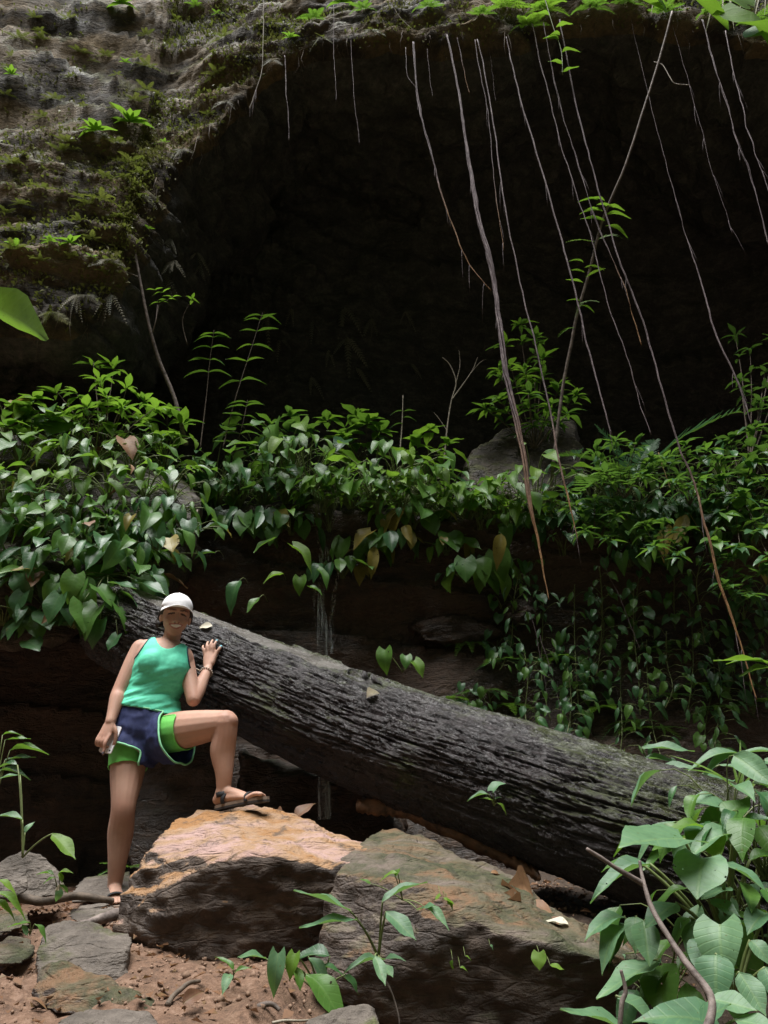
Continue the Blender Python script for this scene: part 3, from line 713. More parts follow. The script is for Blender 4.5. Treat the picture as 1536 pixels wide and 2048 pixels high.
def shrub(base, label, stems, leaf=0.14, mats=('leaf_bright',), kind='lance', whorl=7, group=None, name='shrub', along=2, rad0=0.008, dens=1.0):
    """stems: list of point lists (world); whorls of leaves at the end of each and some along it"""
    base = Vector(base); o = thing(name, label, 'shrub', base, group)
    for st in stems:
        path = [Vector(p) for p in smooth_path(st, 5)]; m_ = len(path)
        v, f = tube(path, [rad0 * (1 - 0.75 * i / (m_ - 1)) for i in range(m_)], 5)
        mk('stem', v, f, M['woody'], o)
        spots = [(path[-1], whorl)] + [(path[int(m_ * (0.35 + 0.6 * (k + RND.random() * .6) / max(1, along)))] if int(m_ * (0.35 + 0.6 * (k + .6) / max(1, along))) < m_ else path[-2], max(2, whorl // 2)) for k in range(along)]
        tg = (path[-1] - path[-3]).normalized()
        for p, n in spots:
            a0 = RND.random() * 6.28
            for k in range(n):
                a = a0 + 6.283 * k / n + RND.uniform(-.3, .3)
                d = Vector((math.cos(a), math.sin(a), RND.uniform(-0.25, 0.45))) + tg * 0.35
                put_leaf(o, p + Vector((RND.uniform(-.015, .015), RND.uniform(-.015, .015), RND.uniform(-.03, .02))), d, leaf * RND.uniform(0.6, 1.15), (RND.uniform(-.2, .2), -0.35, 1), kind, RND.choice(mats), RND.uniform(.85, 1.25))
    return o

def pinnate_sapling(path, label, leaf=0.1, mats=('leaf_mid',), group=None, pairs=8, start=0.35, name='sapling', r=0.006):
    """upright stem with paired narrow leaves"""
    path = [Vector(p) for p in smooth_path(path, 6)]; o = thing(name, label, 'sapling', path[0], group)
    m_ = len(path); v, f = tube(path, [r * (1 - .7 * i / (m_ - 1)) for i in range(m_)], 5); mk('stem', v, f, M['woody'], o)
    for k in range(pairs):
        u = start + (1 - start) * k / (pairs - 1); i = min(m_ - 2, int(u * (m_ - 1))); p = path[i]
        for s in (-1, 1):
            d = Vector((s, RND.uniform(-.6, .2), RND.uniform(-.05, .3)))
            put_leaf(o, p, d, leaf * RND.uniform(.75, 1.1) * (1 - .3 * u), (0, -0.5, 1), 'lance', RND.choice(mats))
    return o

def fern(base, label, n=7, length=0.4, mat='leaf_mid', group=None, kind='frond', facing=(0, -1, 0), cone=110, rise=0.5, name='fern'):
    base = Vector(base); o = thing(name, label, 'fern', base, group); F = Vector(facing).normalized()
    for k in range(n):
        a = rad(cone) * (-1 + 2 * (k + .5 + RND.uniform(-.3, .3)) / n)
        d = Matrix.Rotation(a, 3, 'Z') @ F; d.z = rise * RND.uniform(.5, 1.4)
        if rise < -1: d = Vector((RND.uniform(-.75, .75), -RND.uniform(.1, .7), -1))
        put_leaf(o, base, d, length * RND.uniform(.7, 1.15), (0, -.3, 1) if rise > -0.3 else (0, -1, 0.2), kind, mat, name='frond')
    return o

def plant_px(name, label, basepx, leaves, cat='plant', kind='ovate', mat='leaf_pale', stem_r=0.004, group=None, stem_mat='stem', short=None, facing=None):
    """leaves: (bx,by,Db, tx,ty,Dt, width[, mat[, kind]]) blade from leaf-stalk end to tip; base: (x,y,D)"""
    base = P(*basepx); o = thing(name, label, cat, base, group)
    for lf_ in leaves:
        bx, by, Db, tx, ty, Dt, wd = lf_[:7]; mt = lf_[7] if len(lf_) > 7 and lf_[7] else mat; kd = lf_[8] if len(lf_) > 8 else kind
        b = P(bx, by, Db); t = P(tx, ty, Dt); d = t - b
        ref = {'ovate': 0.27, 'heart': 0.40, 'lance': 0.16, 'blade': 0.025, 'curl': 0.3}[kd]
        lobj = put_leaf(o, b, d + Vector((0, 0, 0.10 * d.length)), d.length * 1.03, (facing if facing is not None else toward_cam(b) * 0.42 + Vector((0, 0, 1))), kd, mt, wd / (2 * ref), roll=RND.uniform(-.15, .15))
        midp = base * 0.45 + b * 0.55 + Vector((0, 0, 0.12 * (b - base).length))
        root_ = base
        if short is not None: root_ = b + Vector((0, short, short * .25)); midp = (b + root_) / 2 + Vector((0, 0, short * .2))
        v, f = tube(bez(root_, midp, b, 7), [stem_r * 1.15] * 2 + [stem_r] * 3 + [stem_r * .8] * 2, 5)
        mk('stalk', v, f, M[stem_mat], o)
    return o

# ------------------------------------------------------------------ person
M['cap'] = plain('cap_white', (0.80, 0.79, 0.80), 0.8, 60, 0.05)
M['tank'] = plain('tank_green', (0.11, 0.62, 0.40), 0.7, 90, 0.08)
M['navy'] = plain('navy_cloth', (0.025, 0.035, 0.11), 0.75, 80, 0.2)
M['trim_dark'] = plain('dark_trim', (0.02, 0.06, 0.075), 0.7, 80, 0.1)
M['tights'] = plain('bright_green_tights', (0.17, 0.60, 0.12), 0.65, 90, 0.08)
M['trim_green'] = plain('pale_green_trim', (0.25, 0.62, 0.35), 0.65, 90, 0.08)
M['strap'] = plain('sandal_strap', (0.012, 0.012, 0.014), 0.7, 120, 0.3)
M['sole'] = plain('sandal_sole', (0.20, 0.15, 0.115), 0.7, 60, 0.2)
M['sole_dark'] = plain('sandal_outsole', (0.03, 0.026, 0.025), 0.8, 60, 0.2)
M['hair'] = plain('hair', (0.014, 0.009, 0.007), 0.5, 90, 0.4)
M['phone'] = plain('phone_white', (0.78, 0.77, 0.79), 0.25, 10, 0.02)
M['phone_dark'] = plain('phone_lens', (0.02, 0.02, 0.03), 0.15, 10, 0.02)
M['bead'] = plain('bracelet_beads', (0.42, 0.16, 0.10), 0.5, 160, 0.7, c2=(0.75, 0.66, 0.55))
M['cord'] = plain('bracelet_cord', (0.62, 0.52, 0.42), 0.7, 60, 0.2)
m, t, out = newmat('skin'); N = NT(t)
ca = N.n('ShaderNodeAttribute', attribute_name='Col'); sn = N.noise(35, 4, 0.6)
col = N.mix(N.math('MULTIPLY', N.step(sn, 0.4, 0.75), 0.25), ca.outputs['Color'], (0.40, 0.21, 0.165))
b = N.pbsdf(col, 0.58, N.bump(N.noise(180, 4, 0.7), 0.0015, 0.5), 0.32, out)
b.inputs['Subsurface Weight'].default_value = 0.12; b.inputs['Subsurface Radius'].default_value = (0.012, 0.005, 0.003); b.inputs['Subsurface Scale'].default_value = 0.6
M['skin'] = m

pbase = P(229, 1806, 4.12)
person = thing('person', 'person in white cap and green tank top leaning on the log, foot up on boulder', 'person', pbase)

def solid(parts, voxel, smooth_it=3, fac=0.5):
    """parts: list of (verts, faces) closed shells -> one voxel-remeshed surface"""
    mb_ = MB()
    for v, f in parts: mb_.add(v, f)
    me = raw_mesh('tmp', [tuple(x) for x in mb_.v], mb_.f)
    return evalmesh(me, [('REMESH', dict(mode='VOXEL', voxel_size=voxel)), ('SMOOTH', dict(factor=fac, iterations=smooth_it))])
def limb(spec, n=16, per=5, side=None, grow=0.0, cap_round=True):
    """spec: list of (point, r or (rx,ry)); rounded ends"""
    rows = []
    for p, r in spec:
        rx, ry = r if hasattr(r, '__len__') else (r, r); rows.append(list(p) + [rx + grow, ry + grow])
    A = smooth_path(rows, per)
    pts = [Vector(a_[:3]) for a_ in A]; rs = [(max(a_[3], .002), max(a_[4], .002)) for a_ in A]
    if cap_round:
        for end in (0, -1):
            p = pts[end]; q_ = pts[1] if end == 0 else pts[-2]; d = (p - q_).normalized(); r = rs[end]; rm = min(r)
            ext = [(p + d * rm * s, (r[0] * c, r[1] * c)) for s, c in ((0.5, 0.866), (0.82, 0.57), (0.97, 0.22))]
            if end == 0: pts = [e[0] for e in ext[::-1]] + pts; rs = [e[1] for e in ext[::-1]] + rs
            else: pts = pts + [e[0] for e in ext]; rs = rs + [e[1] for e in ext]
    return tube(pts, rs, n, True, side)
def ball(c, r, frame=None, nu=14, nv=10):
    c = Vector(c); rx, ry, rz = r if hasattr(r, '__len__') else (r, r, r)
    X, Y, Z = frame if frame else (Vector((1, 0, 0)), Vector((0, 1, 0)), Vector((0, 0, 1)))
    v = [c + Y * ry]; f = []
    for i in range(1, nv):
        a_ = math.pi * i / nv
        for k in range(nu):
            g_ = 2 * math.pi * k / nu
            v.append(c + Y * (ry * math.cos(a_)) + X * (rx * math.sin(a_) * math.cos(g_)) + Z * (rz * math.sin(a_) * math.sin(g_)))
    v.append(c - Y * ry)
    for k in range(nu): f.append((0, 1 + (k + 1) % nu, 1 + k))
    for i in range(nv - 2):
        for k in range(nu): f.append((1 + i * nu + k, 1 + i * nu + (k + 1) % nu, 1 + (i + 1) * nu + (k + 1) % nu, 1 + (i + 1) * nu + k))
    e = len(v) - 1
    for k in range(nu): f.append((e, e - nu + k, e - nu + (k + 1) % nu))
    return v, f
# joints
pel = P(291, 1463, 4.13); wai = P(303, 1388, 4.13); che = P(326, 1336, 4.11); uch = P(333, 1306, 4.13); nkb = P(339, 1286, 4.15); nkt = P(349, 1262, 4.12)
shR = P(281, 1297, 4.12); elR = P(240, 1380, 4.06); wrR = P(221, 1443, 3.99)
shL = P(369, 1312, 4.17); elL = P(387, 1399, 4.07)
hpR = P(263, 1470, 4.15); knR = P(247, 1612, 4.07); anR = P(230, 1768, 4.16)
hpL = P(327, 1466, 4.11); knL = P(451, 1446, 3.93); anL = P(447, 1578, 3.97)
hnd, hn_n = log_at(421, 1306)                       # where the left hand rests on the bark
wrL = P(416, 1338, hnd.y - 0.05)
lat = (shL - shR).normalized(); spine = (nkb - pel).normalized(); lat = (lat - spine * lat.dot(spine)).normalized(); fwd = lat.cross(spine)
if fwd.y > 0: fwd = -fwd
TORSO = [(pel - spine * 0.05, (0.125, 0.10)), (pel, (0.158, 0.112)), (pel + (wai - pel) * 0.55, (0.15, 0.105)), (wai, (0.128, 0.095)), (wai + (che - wai) * 0.5, (0.132, 0.10)), (che, (0.140, 0.105)), (uch, (0.142, 0.088)), (uch + (nkb - uch) * 0.7, (0.085, 0.06)), (nkb, (0.052, 0.05))]
def torso_parts(g=0.0):
    bo = fwd * 0.058
    return [limb(TORSO, 24, 6, lat, g),
            ball(che + fwd * 0.062 + lat * 0.052 + spine * 0.0, tuple(x + g for x in (0.066, 0.066, 0.048)), (lat, spine, fwd)), ball(che + fwd * 0.055, tuple(x + g for x in (0.07, 0.05, 0.045)), (lat, spine, fwd)),
            ball(che + fwd * 0.062 - lat * 0.052 + spine * 0.0, tuple(x + g for x in (0.062, 0.062, 0.055)), (lat, spine, fwd))]
def shoulders(g=0.0):
    return [limb([(uch - lat * 0.02 + spine * 0.01, 0.05), (shR, 0.046)], 14, 4, None, g), limb([(uch + lat * 0.02 + spine * 0.01, 0.05), (shL, 0.044)], 14, 4, None, g),
            limb([(nkb - spine * .01, 0.045), (shR + spine * 0.012, 0.034)], 12, 4, None, g), limb([(nkb - spine * .01, 0.045), (shL + spine * 0.012, 0.034)], 12, 4, None, g)]
ARM_R = [(shR, 0.048), (shR + (elR - shR) * 0.4, 0.047), (elR, 0.037), (elR + (wrR - elR) * 0.3, 0.039), (elR + (wrR - elR) * 0.75, 0.029), (wrR, 0.0255)]
ARM_L = [(shL, 0.046), (shL + (elL - shL) * 0.45, 0.043), (elL, 0.036)]
FORE_L = [(elL, 0.036), (elL + (wrL - elL) * 0.3, 0.038), (elL + (wrL - elL) * 0.75, 0.028), (wrL, 0.0235)]
LEG_R = [(hpR, 0.092), (hpR + (knR - hpR) * 0.3, 0.092), (hpR + (knR - hpR) * 0.65, 0.078), (knR + Vector((0, 0, .03)), 0.062), (knR - Vector((0, 0, .03)), 0.057), (knR + (anR - knR) * 0.35 + Vector((-.004, .012, 0)), 0.061), (knR + (anR - knR) * 0.7, 0.045), (anR, 0.034), (anR - Vector((0, 0, .03)), 0.034)]
LEG_L1 = [(hpL, 0.094), (hpL + (knL - hpL) * 0.35, 0.092), (hpL + (knL - hpL) * 0.7, 0.078), (knL, 0.061)]
LEG_L2 = [(knL, 0.062), (knL + (anL - knL) * 0.18, 0.057), (knL + (anL - knL) * 0.42 + Vector((-.012, .012, 0)), 0.061), (knL + (anL - knL) * 0.75, 0.043), (anL, 0.0335)]
def foot(heel, ball_, toe, up, ankle, toes_side):
    d = (toe - heel).normalized(); s = d.cross(up).normalized() * toes_side
    out = [limb([(ankle, 0.034), (heel * 0.55 + ankle * 0.45, 0.034), (heel + up * 0.026 + d * .01, (0.030, 0.028))], 14),
           limb([(heel + up * 0.026, (0.029, 0.026)), (heel * .5 + ball_ * .5 + up * 0.028, (0.033, 0.026)), (ball_ + up * 0.018, (0.042, 0.017))], 14, 5, s),
           limb([(ankle - up * .012, 0.030), (ankle * .5 + ball_ * .5 + up * .008, (0.030, 0.02)), (ball_ + up * 0.016, (0.036, 0.014))], 14, 5, s)]
    for k in range(5):
        o_ = s * (0.034 - 0.0165 * k); ln = (1.0, 0.97, 0.88, 0.78, 0.66)[k]; r = 0.0115 if k == 0 else 0.0082
        b0 = ball_ + o_ + up * .013; e = ball_ + o_ * 1.06 + (toe - ball_) * ln
        out.append(limb([(b0, r * 1.1), (b0 * .45 + e * .55 + up * 0.014, r), (e + up * 0.010, r * .92)], 8, 4))
    return out
upF = Vector((0, 0, 1))
hL, bL, tL = P(437, 1611, 3.985), P(502, 1603, 3.90), P(531, 1593, 3.865)
upL = (Vector((-0.12, 0, 1))).normalized()
hR, bR, tR = P(229, 1794, 4.20), P(231, 1805, 4.06), P(233, 1811, 3.99)
# hands
def hand(wr, kn_c, across, back, fingers, thumb, pr=0.0):
    """wr wrist, kn_c knuckle line centre, across unit vector index->little, back = back-of-hand normal; fingers = 4 lists of points"""
    out = [limb([(wr, (0.024, 0.019)), (wr * .6 + kn_c * .4, (0.032, 0.016)), (kn_c, (0.036, 0.014))], 14, 5, across)]
    for i, pts in enumerate(fingers):
        r = (0.0088, 0.0092, 0.0088, 0.0078)[i]
        out.append(limb([(p, r * (1.1 - 0.1 * k)) for k, p in enumerate(pts)], 9, 5))
    out.append(limb([(p, (0.015, 0.0115, 0.0095, 0.0085)[k]) for k, p in enumerate(thumb)], 9, 5))
    return out
# left hand flat against the log, thumb on the camera's right (her left hand seen from behind)
up_l = (hnd - wrL); up_l = (up_l - hn_n * up_l.dot(hn_n)).normalized()
ac_l = up_l.cross(hn_n).normalized()
if ac_l.x > 0: ac_l = -ac_l                    # index (right) -> little (left)
knc = wrL * 0.15 + (hnd + hn_n * 0.016) * 0.85 + up_l * 0.01
fL = []
for k in range(4):
    b0 = knc + ac_l * (-0.027 + 0.018 * k) + hn_n * 0.002; L0 = (0.068, 0.074, 0.070, 0.054)[k]
    sp = ac_l * (-0.012 + 0.008 * k) * 1.1
    fL.append([b0 - up_l * .012, b0 + up_l * L0 * .42 + sp * .4 + hn_n * 0.010, b0 + up_l * L0 * .75 + sp * .8 + hn_n * .004, b0 + up_l * L0 + sp - hn_n * .006])
thL = [wrL * .7 + knc * .3 - ac_l * 0.022, knc - ac_l * 0.040 - up_l * 0.022 + hn_n * .004, knc - ac_l * 0.058 + up_l * 0.006 + hn_n * .004, knc - ac_l * 0.066 + up_l * 0.026 - hn_n * .004]
HAND_L = hand(wrL, knc, ac_l, hn_n, fL, thL)
# right hand hanging, back towards the camera, fingers folded over the phone
dn = (P(205, 1480, 3.97) - wrR).normalized(); acr = Vector((-1, 0.15, -0.35)); acr = (acr - dn * acr.dot(dn)).normalized()   # index (right) -> little (left)
bk = acr.cross(dn); bk = -bk if bk.y > 0 else bk
kncR = wrR + dn * 0.078
phc = kncR + dn * 0.040 - acr * 0.022 - bk * 0.030                # phone centre line behind the fingers
fR = []
for k in range(4):
    b0 = kncR + acr * (-0.028 + 0.0185 * k); L0 = (0.078, 0.056, 0.05, 0.044)[k]
    if k == 0: fR.append([b0 - dn * .012, b0 + dn * .032 + bk * .006, b0 + dn * .056 - bk * .004, b0 + dn * .082 - bk * .010])
    else: fR.append([b0 - dn * .012, b0 + dn * .024 + bk * .006, b0 + dn * .042 - bk * .010, b0 + dn * .036 - bk * .034 - acr * .012])
thR = [wrR * .75 + kncR * .25 - acr * .018 - bk * .008, wrR * .45 + kncR * .55 - acr * .040 - bk * .018, kncR - acr * .046 - bk * .036 + dn * .008, kncR - acr * .034 - bk * .044 + dn * .034]
HAND_R = hand(wrR, kncR, acr, bk, fR, thR)
# head frame: x = image right, y = up, z = out of the face
hc = P(352, 1232, 4.10)
hz = (toward_cam(hc) + Vector((0.10, 0, 0.08))).normalized()
hup = (Vector((0.06, 0, 1))); hy = (hup - hz * hup.dot(hz)).normalized(); hx = hy.cross(hz).normalized()
HF = (hx, hy, hz)
def H(x, y, z): return hc + hx * x + hy * y + hz * z
HEAD = [ball(H(0, 0.022, -0.014), (0.074, 0.092, 0.092), HF, 24, 18), ball(H(0, -0.03, 0.010), (0.063, 0.066, 0.076), HF, 20, 14), ball(H(0, -0.064, 0.026), (0.045, 0.042, 0.05), HF, 18, 12),
        ball(H(0, -0.090, 0.048), (0.024, 0.018, 0.022), HF), ball(H(-.037, -.030, .050), (0.026, 0.024, 0.024), HF), ball(H(.037, -.030, .050), (0.026, 0.024, 0.024), HF),
        ball(H(0, 0.022, 0.058), (0.052, 0.022, 0.024), HF),
        limb([(H(0, 0.006, 0.080), 0.008), (H(0, -0.016, 0.090), 0.0095), (H(0, -0.032, 0.098), 0.0125)], 10), ball(H(-.013, -.035, .088), 0.0085), ball(H(.013, -.035, .088), 0.0085),
        ball(H(0, -0.060, 0.072), (0.026, 0.012, 0.012), HF),
        ball(H(-.074, -.012, -.012), (0.010, 0.030, 0.018), HF), ball(H(.074, -.012, -.012), (0.010, 0.030, 0.018), HF)]
NECK = [limb([(nkb - spine * 0.02, (0.052, 0.05)), (nkb * .5 + nkt * .5, 0.046), (H(0, -0.05, -0.02), 0.046)], 16)]
body_parts = torso_parts() + shoulders() + NECK + HEAD + [limb(ARM_R), limb(ARM_L), limb(FORE_L), limb(LEG_R), limb(LEG_L1), limb(LEG_L2), ball(knR + Vector((.004, -.030, .004)), (.034, .030, .042), None), ball(knL + Vector((.022, -.012, .004)), (.042, .042, .040), None)] + foot(hL, bL, tL, upL, anL, 1) + foot(hR, bR, tR, upF, anR, 1) + HAND_L + HAND_R
me = solid(body_parts, 0.0042, 3, 0.5)
v = me_np(me)
# colour of the skin and the face
colr = np.tile(np.array([0.45, 0.268, 0.195]), (len(v), 1))
colr *= (1 + 0.13 * fbm(v * 9, 3) + 0.06 * fbm(v * 40, 2))[:, None]
colr[:, 0] *= 1 + 0.05 * fbm(v * 6 + 4, 2)
for jp, jr in ((knR + Vector((0, -.05, -.01)), .06), (knL + Vector((.03, -.03, .02)), .055), (elR, .05), (elL, .05), (kncR, .04)):
    kk = np.exp(-((np.linalg.norm(v - np.array(jp), axis=1) / jr) ** 2)); colr *= 1 - kk[:, None] * np.array([.16, .24, .26])
hl = v - np.array(hc); lx = hl @ np.array(hx); ly = hl @ np.array(hy); lz = hl @ np.array(hz)
face = (lz > 0.03) & (np.abs(ly) < 0.13) & (np.abs(lx) < 0.09)
def paint(mask, c, k=1.0):
    colr[mask] = colr[mask] * (1 - k) + np.array(c) * k
axx = np.abs(lx)
paint(face & (((axx - 0.031) / 0.018) ** 2 + ((ly - 0.004 + 0.25 * (axx - 0.03)) / 0.0055) ** 2 < 1), (0.015, 0.010, 0.008), 0.95)       # eyes, narrowed by the smile
paint(face & (((axx - 0.031) / 0.025) ** 2 + ((ly - 0.026 + 0.12 * np.abs(axx - .03) ) / 0.0045) ** 2 < 1), (0.02, 0.012, 0.01), 0.85)  # brows
mc = ly + 0.060 - 7.5 * lx ** 2                                              # smile curve
paint(face & (axx < 0.035) & (np.abs(mc) < 0.0145 * (1 - (axx / 0.038) ** 2)), (0.30, 0.08, 0.075), 0.9)                      # lips
paint(face & (axx < 0.027) & (np.abs(mc - 0.0005) < 0.0075 * (1 - (axx / 0.030) ** 2)), (0.85, 0.82, 0.77), 1.0)              # teeth
paint(face & (np.abs(axx - 0.010) < 0.005) & (np.abs(ly + 0.041) < 0.004) & (lz > .07), (0.12, 0.05, 0.04), 0.8)              # nostrils
for tip, nb, c in [(fL[0][3], hn_n, (0.10, 0.42, 0.50)), (fR[0][3], bk, (0.05, 0.08, 0.14)), (thL[3], hn_n, (0.10, 0.42, 0.50))]:
    d_ = v - np.array(tip); paint((np.linalg.norm(d_, axis=1) < 0.013) & ((d_ @ np.array(nb)) > 0.002), c, 0.9)
me_set(me, v - np.array(pbase))
ca_ = me.color_attributes.new('Col', 'FLOAT_COLOR', 'POINT')
ca_.data.foreach_set('color', np.concatenate([np.clip(colr, 0, 1), np.ones((len(v), 1))], 1).astype(np.float32).ravel())
me.materials.clear(); me.materials.append(M['skin']); me.polygons.foreach_set('use_smooth', [True] * len(me.polygons)); me.name = 'body'
link(bpy.data.objects.new('body', me), person, pbase)

def garment(name, parts, keep, mat, voxel=0.006, fold=None, trim=None, trim_r=0.004, thick=0.0035, smooth_it=2):
    """remeshed shell, cut open where keep(v) is False; trim: material for a tube along the cut edges"""
    me = solid(parts, voxel, 6, 0.5); v = me_np(me); n = me_normals(me)
    if fold is not None: v = v + n * fold(v)[:, None]
    k = keep(v)
    bm = bmesh.new(); bm.from_mesh(me); bm.verts.ensure_lookup_table()
    for i, b_ in enumerate(bm.verts): b_.co = v[i]
    bmesh.ops.delete(bm, geom=[bm.verts[i] for i in np.where(~k)[0]], context='VERTS')
    # drop crumbs, ease the ragged edge
    be = [e for e in bm.edges if e.is_boundary]; bv = list({x for e in be for x in e.verts})
    for it in range(6):
        new = {}
        for x in bv:
            nb = [e.other_vert(x).co for e in x.link_edges if e.is_boundary]
            if nb: new[x] = x.co * 0.5 + sum(nb, Vector()) / len(nb) * 0.5
        for x, c in new.items(): x.co = c
    loops = []; seen = set()
    for e in be:
        if e in seen: continue
        x = e.verts[0]; loop = [x.co.copy()]; cur = e
        while cur and cur not in seen:
            seen.add(cur); x = cur.other_vert(x); loop.append(x.co.copy())
            nx = [q_ for q_ in x.link_edges if q_.is_boundary and q_ not in seen]; cur = nx[0] if nx else None
        if len(loop) > 14: loops.append(loop)
    bmesh.ops.recalc_face_normals(bm, faces=bm.faces)
    bmesh.ops.solidify(bm, geom=list(bm.faces), thickness=thick)
    for x in bm.verts: x.co -= pbase
    me2 = bpy.data.meshes.new(name); bm.to_mesh(me2); bm.free(); bpy.data.meshes.remove(me)
    me2.materials.append(mat); me2.polygons.foreach_set('use_smooth', [True] * len(me2.polygons))
    o = link(bpy.data.objects.new(name, me2), person, pbase)
    for lp_ in loops:
        tm = trim(lp_) if trim else None
        if tm:
            A = np.array([list(x) for x in lp_])
            for it in range(3): A[1:-1] = (A[:-2] + 2 * A[1:-1] + A[2:]) / 4
            vv, ff = tube([Vector(x) for x in A], trim_r, 6, False); mk('trim', vv, ff, tm, o, pbase)
    return o
aL, aS, aF = np.array(lat), np.array(spine), np.array(fwd); aO = np.array(uch)
hemc = P(299, 1430, 4.13); hemn = np.array((spine + lat * 0.02).normalized())
def tc(v): d = v - aO; return d @ aL, d @ aS, d @ aF
def keep_tank(v):
    a_, b_, c_ = tc(v)
    k = ((v - np.array(hemc)) @ hemn) > 0.0
    neck_w = 0.062
    nl = np.where(c_ > 0, -0.006 + 14 * a_ ** 2, 0.05 + 4 * a_ ** 2)
    k &= ~((np.abs(a_) < neck_w + .02) & (b_ > nl))
    ah = np.interp(b_, [-0.10, -0.075, -0.05, -0.01, 0.03, 0.08], [0.30, 0.150, 0.132, 0.116, 0.106, 0.100])
    k &= np.abs(a_) < ah
    k &= b_ < 0.085
    return k
def fold_tank(v):
    a_, b_, c_ = tc(v); w_ = np.clip((-b_ - 0.08) / 0.12, 0, 1)
    q_ = np.stack([a_ * 5 + b_ * 9, b_ * 30 - a_ * 14, c_ * 5], 1)
    hem = np.clip((-b_ - 0.2) / 0.1, 0, 1)
    return 0.010 * hem + w_ * 0.012 * fbm(q_, 3) + 0.005 * (0.5 - np.abs(fbm(q_ * .7 + 3, 3)) * 2) * np.clip(w_ + .25, 0, 1) + 0.004 * fbm(v * 14, 3)
garment('tank_top', torso_parts(0.011) + shoulders(0.006), keep_tank, M['tank'], 0.006, fold_tank, lambda l: M['trim_dark'] if abs(np.mean([(Vector(x) - uch).dot(lat) for x in l])) > 0.07 else None, 0.0045)
# navy running shorts, loose, with pale green edging
tR_ax = (knR - hpR).normalized(); tL_ax = (knL - hpL).normalized()
endR = hpR + tR_ax * 0.10; endL = hpL + tL_ax * 0.10
SH = [limb(TORSO[:5], 24, 6, lat, 0.017),
      limb([(hpR + Vector((0.0, 0, .04)), (0.105, 0.115)), (endR + Vector((0.005, -.012, 0)), (0.118, 0.125)), (endR + tR_ax * .06, (0.122, 0.128))], 20, 5, lat, 0.0, False),
      limb([(hpL - tL_ax * .05, 0.115), (hpL + tL_ax * .04 + Vector((0, 0, -.02)), 0.128), (endL + Vector((0, 0, -.028)), (0.134, 0.134)), (endL + tL_ax * .05 + Vector((0, 0, -.03)), (0.138, 0.138))], 20, 5, None, 0.0, False)]
aHR, aHL = np.array(hpR), np.array(hpL); nR_, nL_ = np.array(tR_ax), np.array(tL_ax)
def keep_shorts(v):
    k = ((v - np.array(hemc)) @ hemn) < 0.012
    dR = (v - aHR) @ nR_; sideR = (v - aHR) @ aL
    dL = (v - aHL) @ nL_
    mid = (v - np.array(pel)) @ aL
    limR = 0.075 + 0.33 * np.clip(sideR + 0.10, 0, 0.22)
    onR = mid < 0.015
    k &= ~(onR & (dR > limR))
    limL = 0.085 + 0.30 * np.clip((v[:, 2] - aHL[2]) * -1, -0.1, 0.15)
    k &= ~((~onR) & (dL > limL))
    return k
def fold_sh(v):
    q_ = np.stack([v[:, 0] * 22, v[:, 1] * 22, v[:, 2] * 6], 1); return 0.013 * fbm(q_, 3) + 0.005 * (0.5 - 2 * np.abs(fbm(v * 12, 3)))
garment('shorts', SH, keep_shorts, M['navy'], 0.007, fold_sh, lambda l: M['trim_green'] if min(((x - hemc).dot(Vector(hemn))) for x in l) < -0.06 else None, 0.005)
TI = [limb([(p, r) for p, r in LEG_R[:4]], 20, 6, None, 0.008), limb(LEG_L1, 20, 6, None, 0.008)]
def keep_tights(v):
    dR = (v - aHR) @ nR_; dL = (v - aHL) @ nL_; onR = ((v - np.array(pel)) @ aL) < 0.0
    leg_r = ((v - np.array(knR))[:, 2] > 0.0) & (v[:, 0] < pel.x + 0.05)
    low = v[:, 2] < knR.z + 0.06
    k = np.where(leg_r & (dR > 0.0), dR < 0.172, dL < 0.150 - 0.0)
    return k & (v[:, 2] < hemc.z - 0.03) & ~(low & (v[:, 0] < pel.x + 0.05))
garment('tights', TI, keep_tights, M['tights'], 0.006, lambda v: 0.002 * fbm(v * 12, 2), lambda l: M['tights'], 0.003, 0.002)
# cap: crown over the skull and a curved peak
v = []; f = []; nu, nv_ = 28, 9
for i in range(nv_ + 1):
    a_ = (math.pi / 2) * i / nv_
    for k in range(nu):
        g_ = 2 * math.pi * k / nu
        x = 0.083 * math.sin(a_) * math.cos(g_); z = -0.012 + 0.100 * math.sin(a_) * math.sin(g_)
        y = 0.042 + 0.082 * math.cos(a_) ** 0.85 - 0.016 * (i / nv_) * (1 - math.sin(g_)) * 0.5
        v.append(H(x, y, z))
for i in range(nv_):
    for k in range(nu): f.append((i * nu + k, i * nu + (k + 1) % nu, (i + 1) * nu + (k + 1) % nu, (i + 1) * nu + k))
f = [q_ for q_ in f]
for i in range(1): pass
capo = mk('cap', v, f, M['cap'], person, pbase)
md = capo.modifiers.new('thick', 'SOLIDIFY'); md.thickness = 0.003
v = []; f = []; nb_ = 18
for top in (0, 1):
    for r_ in range(5):
        for k in range(nb_ + 1):
            g_ = math.pi * (0.04 + 0.92 * k / nb_); u = r_ / 4
            x = 0.084 * math.cos(g_) * (1 + 0.02 * u); z = -0.012 + 0.096 * math.sin(g_) + 0.068 * u * math.sin(g_) ** 0.75
            y = 0.044 - 0.030 * (math.cos(g_)) ** 2 * (0.35 + .65 * u) + 0.002 * u - 0.004 * (0 if top else 1)
            v.append(H(x, y, z))
nrow = nb_ + 1; half = 5 * nrow
for r_ in range(4):
    for k in range(nb_):
        a_ = r_ * nrow + k
        f.append((a_, a_ + 1, a_ + nrow + 1, a_ + nrow)); f.append((half + a_, half + a_ + nrow, half + a_ + nrow + 1, half + a_ + 1))
for k in range(nb_): a_ = 4 * nrow + k; f.append((a_, a_ + 1, half + a_ + 1, half + a_))
mk('brim', v, f, M['cap'], capo, pbase)
